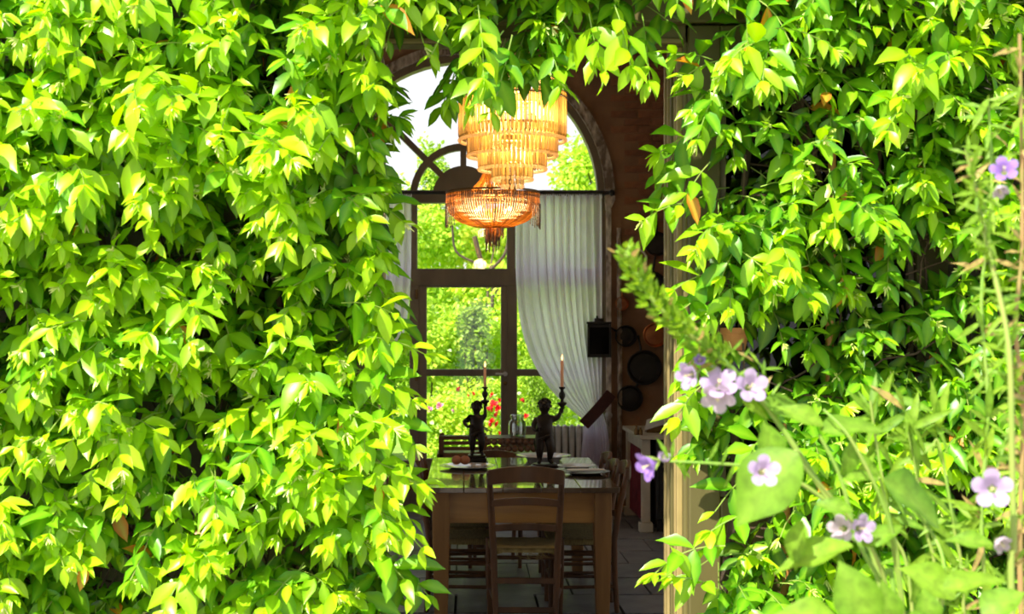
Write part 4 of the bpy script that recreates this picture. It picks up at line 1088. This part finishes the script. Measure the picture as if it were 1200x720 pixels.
# woody stems behind the leaves
def woody(par, seed, starts, n, m='bark'):
    rr = random.Random(seed)
    for (x, z0_, z1_, rad) in starts:
        pts = []; xx = x; k = 12
        for i in range(k + 1):
            z_ = z0_ + (z1_ - z0_) * i / k; xx += rr.uniform(-.05, .05); pts.append((xx, 3.14 + rr.uniform(-.04, .03), z_))
        MB().tube(pts, [rad * (1 - .5 * i / k) for i in range(k + 1)], 7).build('woody_stem', m, par, smooth=True)
    m_ = MB()
    for i in range(n):
        x = rr.uniform(*[(s_[0]) for s_ in (min(starts), max(starts))]); z_ = rr.uniform(.4, 2.5); a = rr.uniform(0, 2 * PI); L_ = rr.uniform(.15, .5)
        pts = [(x, rr.uniform(3.08, 3.2), z_)]
        for k in range(6):
            a += rr.uniform(-.5, .5); q = pts[-1]; pts.append(((min(q[0] + math.cos(a) * L_ / 6, -.34) if par is vl else max(q[0] + math.cos(a) * L_ / 6, .63)), q[1] + rr.uniform(-.015, .015), q[2] + math.sin(a) * L_ / 6))
        m_.tube(pts, .0028, 4, cap=False)
    m_.build('tangled_stems', m, par, kind='stuff')
woody(vl, 4, [(-1.35, 0, 2.6, .016), (-.95, 0, 2.5, .02), (-.62, 0, 2.6, .018), (-.38, 0, 2.5, .014)], 160)
woody(vr, 6, [(.66, 0, 2.45, .014), (.9, 0, 2.6, .018), (1.2, 0, 2.6, .016), (1.5, 0, 2.5, .02)], 200)
mt = MB(); rr = random.Random(12)
for k in range(5):
    mt.tube([(.78 + .012 * k, 3.16, 2.05 - .02 * k), (.74, 3.13 - .01 * k, 2.26), (.62, 3.14, 2.42 + .012 * k), (.35, 3.13, 2.46 - .01 * k), (.0, 3.15, 2.45 + .01 * k), (-.3, 3.14, 2.47)], .006, 6)
mt.build('tangled_stems', 'bark', vt, kind='stuff')
# canes and the clay pot
def cane(px, y0, y1, label, dd=3.12):
    c = P(px, y0, dd); z1_ = EYE + (VY - y0) * dd / F
    m = MB(); pts = []; rad = []
    z_ = 0
    while z_ < z1_:
        for dz, r_ in ((0, .0125), (.006, .0095), (.14, .0092)): pts.append((c.x + z_ * .012, dd, z_ + dz)); rad.append(r_)
        z_ += .15
    m.tube(pts, rad, 8).build('bamboo_cane', 'bamboo', smooth=True, label=label, cat='cane')
cane(914, 500, 720, 'orange bamboo cane standing behind the vine low down right of the doorway')
cane(963, 170, 720, 'taller bamboo cane standing deep in the right vine')
pc = P(861, 410, 3.14)
pt = empty('terracotta_pot', tuple(pc), 'orange terracotta pot fixed on the wall among the right vine', 'pot')
MB().lathe([(.022, -.002), (.024, 0), (.032, .035), (.036, .036), (.036, .050), (.031, .050), (.028, .036), (.02, .01)], tuple(pc), 20).build('pot_body', 'terracotta', pt, smooth=True)
MB().tube([(pc.x, pc.y, pc.z + .03), (pc.x, YF0 - .04, pc.z + .03)], .004, 6).build('hook', 'black', pt)

# ------------------------------------------------------------------ foreground plants
TF = (.03, .08, .15, .24, .34, .45, .56, .67, .78, .88, .95)
BT = [leaf_template((.08, .17, .26, .32, .345, .345, .32, .265, .185, .10, .04), TF, .18, .3, .15), leaf_template((.05, .10, .155, .20, .225, .23, .21, .165, .11, .06, .025), TF, .25, .35, .2),
      leaf_template((.05, .085, .085, .05, .015), TS, .2, .3, .3)]
def smooth_path(pts, n=8):
    out = []
    for i in range(len(pts) - 1):
        p0, p1, p2, p3 = pts[max(0, i - 1)], pts[i], pts[i + 1], pts[min(len(pts) - 1, i + 2)]
        for k in range(n):
            t = k / n
            out.append(.5 * ((2 * p1) + (p2 - p0) * t + (2 * p0 - 5 * p1 + 4 * p2 - p3) * t * t + (3 * p1 - p0 - 3 * p2 + p3) * t ** 3))
    out.append(pts[-1]); return out
def flower(parent, px, py, dd, wpx, face, m='petal', tilt=0.0, open_=1.0):
    """five-lobed bellflower; face = direction its mouth looks at"""
    c = P(px, py, dd); R = wpx / 2 * dd / F
    f = Vector(face).normalized(); N_ = 50; rings = 9; vs = []
    up = f.orthogonal().normalized(); up = Matrix.Rotation(tilt, 3, f) @ up; b = f.cross(up)
    for j in range(rings):
        q = j / (rings - 1)
        for k in range(N_):
            a = 2 * PI * k / N_; lob = abs(math.cos(a * 2.5)) ** .55
            lobe = 1 if q < .5 else 1 - (1 - lob) * .42 * ((q - .5) / .5) ** 1.2
            rad = R * (.16 + .84 * (q ** (1.25 if open_ > .8 else .75)) ) * lobe * (open_ if q > .5 else 1)
            h = R * (-.75 + 1.0 * q - .32 * max(0, q - .6) * 2.5 * open_) + R * .06 * math.cos(a * 5) * q
            vs.append(c + f * h + (up * math.cos(a) + b * math.sin(a)) * rad)
    fs = [(j * N_ + k, j * N_ + (k + 1) % N_, (j + 1) * N_ + (k + 1) % N_, (j + 1) * N_ + k) for j in range(rings - 1) for k in range(N_)]
    o = MB().add(vs, fs).build('flower', m, parent, smooth=False); o.data.shade_smooth()
    ps = MB(); ps.tube([c - f * R * .7, c - f * R * .2, c + f * R * .05], [R * .05, R * .04, R * .07], 7)
    for k in range(3):
        a = 2 * PI * k / 3; ps.tube([c + f * R * .03, c + f * R * .12 + (up * math.cos(a) + b * math.sin(a)) * R * .12], [R * .04, R * .025], 5)
    ps.build('pistil', 'pistil', o)
    cx = MB()
    for k in range(5):
        a = 2 * PI * k / 5; o2 = (up * math.cos(a) + b * math.sin(a))
        cx.tube([c - f * R * .92, c - f * R * .7 + o2 * R * .24, c - f * R * .35 + o2 * R * .52], [R * .07, R * .09, R * .015], 5)
    cx.ball(tuple(c - f * R * .88), R * .17, 8)
    cx.build('calyx', 'greenstem', o)
    return c - f * R * .95
def stem(parent, pix, rad=.004, m='greenstem', name='stem'):
    pts = smooth_path([P(a, b_, c_) for a, b_, c_ in pix]); n = len(pts)
    MB().tube(pts, [rad * (1 - .55 * i / n) for i in range(n)], 8).build(name, m, parent, smooth=True)
    return pts
def stem_to_ground(parent, x, y, d0, pix, rad=.004, m='greenstem'):
    b0 = P(x, y, d0); pts = [Vector((b0.x + .03, d0, -.02)), Vector((b0.x + .02, d0, b0.z * .5)), b0] + [P(a, b_, c_) for a, b_, c_ in pix]
    pts = smooth_path(pts); n = len(pts)
    MB().tube(pts, [rad * (1 - .5 * i / n) for i in range(n)], 8).build('stem', m, parent, smooth=True); return pts
def fleaf(parent, x0, y0, x1, y1, dd, v=0, tone=.5, nrm=(0, -.8, .6), dd2=None, dead=0, wide=1.0):
    a, b = P(x0, y0, dd), P(x1, y1, dd2 or dd); L_ = (b - a).length
    O = np.array([a]); X = np.array([b - a]); N_ = np.array([nrm], float)
    leaf_parts(parent, 'fore', [0], O, X, N_, np.array([L_]), np.array([tone]), np.array([dead]), np.array([v]), BT)
D = 1.65
# tall bellflower whose budding tip leans left across the doorway
A = empty('bellflower', (P(1040, 700, D).x + .03, D, 0), 'tall lilac bellflower with a budding tip leaning left across the doorway', 'flower')
pa = stem_to_ground(A, 1035, 720, D, [(990, 620, D), (935, 530, D), (893, 470, D), (850, 425, D - .02), (808, 392, D - .04), (770, 358, D - .05), (745, 320, D - .05), (732, 296, D - .05)], .0045)
rr = random.Random(21)
budm = leaf_template((.20, .36, .38, .24, .09), TS, -.45, .7, 0)
BT.append(budm)
seg = [P(850, 425, D - .02), P(808, 392, D - .04), P(770, 358, D - .05), P(748, 325, D - .05), P(733, 292, D - .05)]
sp_ = smooth_path(seg, 12); nS = len(sp_)
O, X_, N_, L_, T_, DD, VV = [], [], [], [], [], [], []
for i in range(22):
    q = (i + .5) / 22; kk = min(nS - 2, int(q * (nS - 1))); pn = sp_[kk]; tan = (sp_[kk + 1] - sp_[max(0, kk - 1)]).normalized()
    side = tan.orthogonal().normalized(); s2 = tan.cross(side)
    for w_ in range(9):
        aa = w_ * 2.4 + i; rad = .0045 + .009 * rr.random()
        a = side * math.cos(aa) + s2 * math.sin(aa)
        O.append(pn + a * rad + tan * rr.uniform(-.005, .005)); X_.append(a * .8 + tan * rr.uniform(-.1, .7) + Vector((0, 0, .15))); N_.append(tan * .8 + a * rr.uniform(-.6, .3) + Vector((0, -.2, .2)))
        L_.append(.0145 * (1 - .25 * q) * rr.uniform(.65, 1.35)); T_.append(rr.uniform(.45, 1)); DD.append(1.0 if rr.random() < .05 else 0.0); VV.append(3)
leaf_parts(A, 'fore', range(len(O)), np.array(O), np.array(X_), np.array(N_), np.array(L_), np.array(T_), np.array(DD), np.array(VV), BT, name='bud')
for (x, y, w_, fc, m_, tl, op, jx, jy) in ((804, 441, 40, (-.7, -.6, -.15), 'petal', 0, .85, 830, 418), (843, 447, 46, (-.1, -.8, .55), 'petal', .4, 1, 858, 430), (841, 468, 42, (-.25, -.8, -.5), 'palepetal', .9, 1, 866, 445), (882, 452, 42, (.2, -1, .25), 'petal', .2, 1, 884, 462),
                            (820, 421, 20, (-.2, -.7, .5), 'purple', .2, .7, 836, 415)):
    e = flower(A, x, y, D - .04, w_, fc, m_, tl, op)
    j_ = P(jx, jy, D); MB().tube([e, e.lerp(j_, .5) + Vector((0, 0, -.004)), j_], .0018, 6).build('flower_stalk', 'greenstem', A, smooth=True)
# side branch with a purple flower pointing left
stem(A, [(985, 600, D), (935, 565, D), (880, 548, D - .02), (830, 543, D - .03), (785, 541, D - .03)], .0028)
flower(A, 755, 548, D - .03, 44, (-.85, -.4, -.35), 'purple', .2, .85)
flower(A, 779, 534, D - .03, 22, (.1, -.6, .6), 'petal', .5, .7)
flower(A, 896, 552, 1.43, 40, (.05, -1, .25), 'petal', .1, 1)
for (a, b_, c_, d_) in ((785, 541, 772, 512), (785, 541, 792, 514), (800, 541, 805, 565), (830, 540, 845, 515), (790, 541, 812, 560), (845, 545, 855, 522), (860, 545, 850, 575)):
    fleaf(A, a, b_, c_, d_, D - .03, 2, .6, (.3, -.8, .3))
# bracts and dry bits below the raceme
for i in range(34):
    x = rr.uniform(815, 905); y = 400 + (x - 815) * .55 + rr.uniform(-18, 18); a = rr.uniform(0, 2 * PI)
    fleaf(A, x, y, x + 24 * math.cos(a), y + 20 * math.sin(a), D - .02, 2, rr.uniform(.4, .9), (rr.uniform(-.5, .5), -.8, .5), dead=1 if rr.random() < .2 else 0)
for q in ((908, 515, 893, 560, .62, 1), (870, 470, 905, 488, .7, 1), (893, 470, 960, 490, .6, 1)): fleaf(A, q[0], q[1], q[2], q[3], D, q[5], q[4])

Bp = empty('bellflower', (P(1060, 720, 1.5).x, 1.55, 0), 'lilac bellflower with two open blooms low beside the broad leaves', 'flower')
stem_to_ground(Bp, 1050, 730, 1.6, [(1030, 680, 1.6), (1004, 630, 1.6), (985, 560, 1.6), (960, 510, 1.6)], .004)
flower(Bp, 985, 620, 1.58, 38, (-.5, -.7, .1), 'palepetal', .4, .9); flower(Bp, 1013, 620, 1.56, 36, (.4, -.9, .1), 'petal', .1, 1)
# broad leaves
for (x0, y0, x1, y1, dd, v, tn, nr) in (
    (935, 530, 858, 612, 1.5, 0, .62, (-.5, -.8, .35)), (905, 545, 900, 492, 1.62, 0, .55, (.3, -.9, .3)), (1035, 562, 1112, 612, 1.55, 0, .35, (-.2, -.55, .9)),
    (1020, 735, 985, 660, 1.4, 0, .55, (-.3, -.9, .4)), (1040, 740, 1040, 680, 1.45, 0, .6, (.4, -.9, .3)), (985, 735, 910, 712, 1.4, 0, .65, (-.2, -.6, .9)), (1000, 640, 905, 655, 1.5, 1, .7, (-.2, -.5, .9)),
    (1105, 690, 1180, 668, 1.45, 1, .75, (.1, -.5, .9)), (1120, 700, 1060, 660, 1.5, 0, .7, (-.1, -.6, .8)), (1150, 720, 1200, 690, 1.4, 0, .6, (.1, -.6, .8)), (1090, 735, 1085, 690, 1.4, 0, .5, (0, -.8, .6)),
    (1000, 600, 955, 585, 1.55, 1, .6, (0, -.7, .6)), (965, 500, 915, 470, 1.6, 1, .7, (0, -.7, .6)), (960, 505, 1040, 492, 1.6, 1, .6, (0, -.6, .8)), (985, 560, 1035, 555, 1.6, 1, .6, (0, -.6, .8)), (940, 610, 925, 670, 1.5, 1, .7, (-.6, -.7, .3)),
    (1165, 640, 1110, 625, 1.5, 1, .6, (0, -.6, .8)), (985, 560, 1010, 510, 1.6, 1, .5, (.5, -.7, .3)), (1010, 640, 1060, 610, 1.58, 1, .55, (0, -.7, .7)), (1060, 735, 1120, 735, 1.38, 0, .6, (0, -.6, .8))):
    fleaf(Bp, x0, y0, x1, y1, dd, v, tn, nr)
for (pts_) in ([(1050, 730, 1.6), (1020, 640, 1.58), (940, 545, 1.55), (932, 528, 1.5)], [(1060, 735, 1.6), (1045, 620, 1.58), (1000, 520, 1.58), (965, 480, 1.6)], [(1060, 735, 1.6), (1040, 600, 1.58), (1030, 560, 1.56)], [(1090, 740, 1.55), (1105, 700, 1.5), (1100, 640, 1.55), (1050, 570, 1.6)]):
    stem(Bp, pts_, .0026)
# tall stem on the right edge
Cp = empty('bellflower', (P(1190, 720, 1.45).x, 1.45, 0), 'tall bellflower at the right edge with a high purple bloom', 'flower')
stem_to_ground(Cp, 1186, 730, 1.45, [(1188, 640, 1.45), (1186, 540, 1.45), (1184, 440, 1.45), (1178, 380, 1.46), (1160, 300, 1.48), (1146, 235, 1.5), (1132, 175, 1.5)], .0042)
flower(Cp, 1177, 197, 1.48, 34, (-.3, -.8, .4), 'purple', .3, 1); flower(Cp, 1173, 226, 1.48, 26, (.1, -.6, -.7), 'palepetal', .3, .8)
flower(Cp, 1163, 573, 1.42, 48, (-.35, -.9, .15), 'petal', .2, 1); flower(Cp, 1176, 640, 1.44, 30, (.3, -.7, -.4), 'palepetal', .5, .8)
for a_, b_ in (((1152, 240), (1170, 215)), ((1184, 500), (1165, 560)), ((1186, 600), (1176, 632))): stem(Cp, [(a_[0], a_[1], 1.48), (b_[0], b_[1], 1.47)], .0016, name='flower_stalk')
def bracts(par, path, n, dd, sd, dead=.18, ln=(14, 34), tone=(.4, .9)):
    rr = random.Random(sd)
    for i in range(n):
        q = rr.random() * (len(path) - 1); k = int(q); f_ = q - k
        x = path[k][0] * (1 - f_) + path[k + 1][0] * f_; y = path[k][1] * (1 - f_) + path[k + 1][1] * f_
        a = rr.uniform(0, 2 * PI); l_ = rr.uniform(*ln)
        fleaf(par, x, y, x + l_ * math.cos(a), y + l_ * math.sin(a) - 4, dd, 2, rr.uniform(*tone), (rr.uniform(-.6, .6), -.8, .5), dd2=dd + rr.uniform(-.03, .03), dead=1 if rr.random() < dead else 0)
bracts(Cp, [(1132, 175), (1146, 235), (1160, 300), (1178, 380), (1184, 440), (1186, 540), (1188, 700)], 120, 1.47, 5)
Dp = empty('bellflower', (P(1150, 720, 1.75).x, 1.75, 0), 'slender unflowered bellflower stem just left of the tall one at the edge', 'flower')
stem_to_ground(Dp, 1155, 730, 1.75, [(1150, 600, 1.75), (1158, 480, 1.75), (1150, 350, 1.75), (1162, 230, 1.75), (1158, 120, 1.75)], .0034)
bracts(Dp, [(1158, 110), (1162, 230), (1150, 350), (1158, 480), (1150, 600), (1155, 720)], 110, 1.75, 6, .1, (18, 44), (.5, 1))
Ep = empty('bellflower', (P(1197, 720, 1.55).x, 1.58, 0), 'dry brown-stemmed bellflower at the extreme right edge', 'flower')
stem_to_ground(Ep, 1197, 730, 1.58, [(1196, 600, 1.58), (1199, 480, 1.58), (1190, 380, 1.58), (1198, 280, 1.58), (1195, 40, 1.58)], .0042, 'drystem')
bracts(Ep, [(1195, 40), (1198, 280), (1190, 380), (1199, 480), (1196, 640)], 90, 1.58, 7, .3, (14, 34), (.4, .9))
Fp = empty('bellflower', (P(1100, 720, 1.8).x, 1.8, 0), 'low leafy bellflower shoots between the two blooming stems', 'flower')
for x0, xs_ in ((1100, 1085), (1070, 1045), (1130, 1118)):
    stem_to_ground(Fp, x0, 730, 1.8, [(xs_, 620, 1.8), (xs_ - 18, 520, 1.8), (xs_ - 25, 470 + (x0 - 1070) , 1.8)], .003)
    bracts(Fp, [(x0, 720), (xs_, 620), (xs_ - 18, 520), (xs_ - 25, 480)], 36, 1.8, x0, .03, (24, 60), (.4, .9))

# ------------------------------------------------------------------ garden behind the window
GT = [leaf_template((.30, .30), (.35, .7), .15, .3)]
def crown(par, seed, centre, rad, n, size, tone, m='garden', clumps=26, name='foliage', spread=.25):
    r = np.random.default_rng(seed)
    cs_ = r.normal(size=(clumps, 3)); cs_ /= np.linalg.norm(cs_, axis=1, keepdims=True); cs_ *= r.uniform(.35, .95, (clumps, 1))
    ct_ = r.uniform(-.22, .22, clumps)
    k = r.integers(0, clumps, n)
    o_ = r.normal(size=(n, 3)); o_ /= np.linalg.norm(o_, axis=1, keepdims=True); o_ *= (r.uniform(.2, 1, (n, 1)) ** .5) * (spread + .08)
    O = (cs_[k] + o_) * np.array(rad) + np.array(centre)
    O[:, 2] = np.maximum(O[:, 2], .02)
    X = o_ / .3 + r.normal(size=(n, 3)) * .7 + np.array([0, 0, -.3]); N_ = o_ / .3 + r.normal(size=(n, 3)) * .45 + np.array([0, -.4, .8])
    T = np.clip(tone + ct_[k] + r.normal(size=n) * .14, 0, 1); dd = (r.random(n) < .01).astype(float)
    leaf_cloud(name, par, m, O, X, N_, size * r.uniform(.6, 1.2, n), T, dd, np.zeros(n, int), GT)
def tree(name, label, cat, x, y, base_h, crowns, trunk_r=.08, seed=0, branches=4):
    t = empty(name, (x, y, 0), label, cat)
    rr = random.Random(seed); top = max(c[0][2] for c in crowns)
    MB().tube([(x, y, -.05), (x + rr.uniform(-.1, .1), y, top * .5), (x + rr.uniform(-.15, .15), y, top)], [trunk_r, trunk_r * .75, trunk_r * .35], 8).build('trunk', 'trunk', t, smooth=True)
    for k in range(branches):
        c = crowns[k % len(crowns)][0]; z0_ = top * rr.uniform(.25, .6); tx, ty, tz = c[0] + rr.uniform(-.7, .7), c[1] - rr.uniform(0, .5), c[2] + rr.uniform(-.2, .7)
        MB().tube([(x, y, z0_), ((x + tx) / 2 + rr.uniform(-.1, .1), (y + ty) / 2, z0_ + (tz - z0_) * .55), (tx, ty, tz)], [trunk_r * .5, trunk_r * .35, trunk_r * .12], 6).build('branch', 'trunk', t, smooth=True)
    for i, (c, rad, n, size, tn) in enumerate(crowns): crown(t, seed * 7 + i, c, rad, n, size, tn)
    return t
tree('tree', 'tall light green tree filling the right of the arch', 'tree', 2.9, 23, 0, [((2.6, 23, 4.0), (1.3, 1.2, 1.5), 7000, .11, .62), ((3.4, 23.5, 3.0), (1.6, 1.3, 1.6), 5000, .11, .5)], seed=2)
tree('tree', 'slim pointed tree rising behind the fanlight ring', 'tree', -.65, 27, 0, [((-.65, 27, 4.6), (.32, .35, 1.15), 1500, .11, .4)], .06, seed=3, branches=0)
tree('tree', 'small leafy tree low in the arch at the left', 'tree', -1.6, 24, 0, [((-1.7, 24, 3.2), (1.3, 1.0, 1.35), 5000, .11, .5)], seed=4)
tree('tree', 'broad lime green tree with bare forked branches behind the upper pane', 'tree', .35, 19, 0, [((-.1, 20, 2.6), (1.5, 1.0, 1.0), 8500, .095, .72), ((1.1, 20, 2.5), (1.3, .9, 1.05), 7500, .095, .70), ((.3, 20.8, 1.6), (1.8, .7, 1.1), 6000, .10, .62)], .05, seed=5, branches=3)
for k, (a, b_, c_, r_) in enumerate((((.55, 18.6, 2.1), (.30, 18.5, 2.45), (.15, 18.4, 2.95), .035), ((.30, 18.5, 2.45), (.55, 18.5, 2.7), (.62, 18.5, 3.0), .022), ((.55, 18.6, 2.1), (.85, 18.6, 2.5), (1.0, 18.6, 3.0), .025), ((.15, 18.4, 2.6), (-.1, 18.4, 2.75), (-.15, 18.4, 3.1), .016))):
    tr_ = [o for o in COL.objects if o.get('label', '').startswith('broad lime')][0]
    MB().tube(smooth_path([Vector(a), Vector(b_), Vector(c_)], 4), r_, 6).build('branch', 'trunk', tr_, smooth=True)
def bush(name, label, x, y, crowns, seed):
    t = empty(name, (x, y, 0), label, 'bush')
    for k in range(3): MB().tube([(x + .05 * k, y, -.02), (x + .15 * (k - 1), y, crowns[0][0][2])], [.02, .008], 6).build('stem', 'trunk', t)
    for i, (c, rad, n, size, tn) in enumerate(crowns): crown(t, seed * 5 + i, c, rad, n, size, tn)
    return t
bush('shrub', 'bright green shrub behind the door glass, left', -.55, 18, [((-.55, 18, 1.35), (.75, .6, .8), 5000, .085, .66)], 11)
bush('shrub', 'dark narrow shrub in the middle of the door glass', .16, 17.6, [((.16, 17.6, 1.45), (.20, .2, .62), 1300, .075, .12)], 12)
bush('shrub', 'yellow green shrub behind the door handle', .75, 18.2, [((.75, 18.2, 1.4), (.75, .6, .85), 5000, .085, .72)], 13)
bush('shrub', 'large shrub behind the left curtain', -1.4, 17.5, [((-1.5, 17.5, 1.3), (.8, .6, 1.2), 5000, .09, .6)], 14)
bush('shrub', 'tall shrub behind the right curtain', 1.9, 18, [((1.9, 18, 1.5), (1.0, .7, 1.3), 6000, .09, .6)], 15)
bush('shrub', 'grey green airy shrub beside the glass jar', .95, 16.2, [((.95, 16.2, .80), (.36, .3, .62), 2500, .05, .30)], 16)
rb = bush('rose_bush', 'rose bush with red blooms seen through the door glass', .1, 16.4, [((.1, 16.4, .55), (.85, .5, .62), 6500, .065, .66)], 17)
rme = []
for m_ in ('rose', 'pinkrose'):
    q = MB()
    for i in range(9):
        a = i * 2.4; r_ = .25 + .09 * i; tilt = .2 + .08 * i
        dx, dy = math.cos(a), math.sin(a); w_ = .38
        q.add([(0, 0, -.1), (dx * r_ * .7 - dy * w_, dy * r_ * .7 + dx * w_, .45 - tilt * .3), (dx * r_, dy * r_, .75 - tilt * .6), (dx * r_ * .7 + dy * w_, dy * r_ * .7 - dx * w_, .45 - tilt * .3)], [(0, 1, 2, 3)])
    me = q.mesh('rose_bloom', False); me.materials.append(M[m_]); rme.append(me)
for (x, y, w_, m_) in ((578, 474, 8, 0), (584, 479, 7, 0), (575, 480, 7, 0), (582, 487, 6, 0), (577, 495, 8, 0), (583, 498, 7, 0), (573, 499, 5, 0), (554, 462, 5, 0), (538, 457, 6, 0), (577, 463, 5, 0), (515, 476, 7, 1), (503, 480, 6, 1), (548, 464, 4, 0), (585, 470, 5, 0), (530, 482, 4, 1), (585, 508, 4, 0), (612, 470, 5, 0), (616, 488, 5, 0)):
    c_ = P(x, y, 15.75); R_ = w_ * .85 * 15.75 / F
    o = inst('rose_bloom', rme[m_], rb, c_, x * 1.3, (R_, R_, R_), 0); o.rotation_euler = (1.1, 0, x)
hd = empty('hedge', (0, 26, 0), 'high mixed green hedge closing the back of the garden', 'hedge')
for i, x in enumerate(np.arange(-6, 8.1, 1.6)): crown(hd, 90 + i, (float(x), 26, 1.9), (1.1, .8, 2.0), 2600, .15, .5, clumps=30)
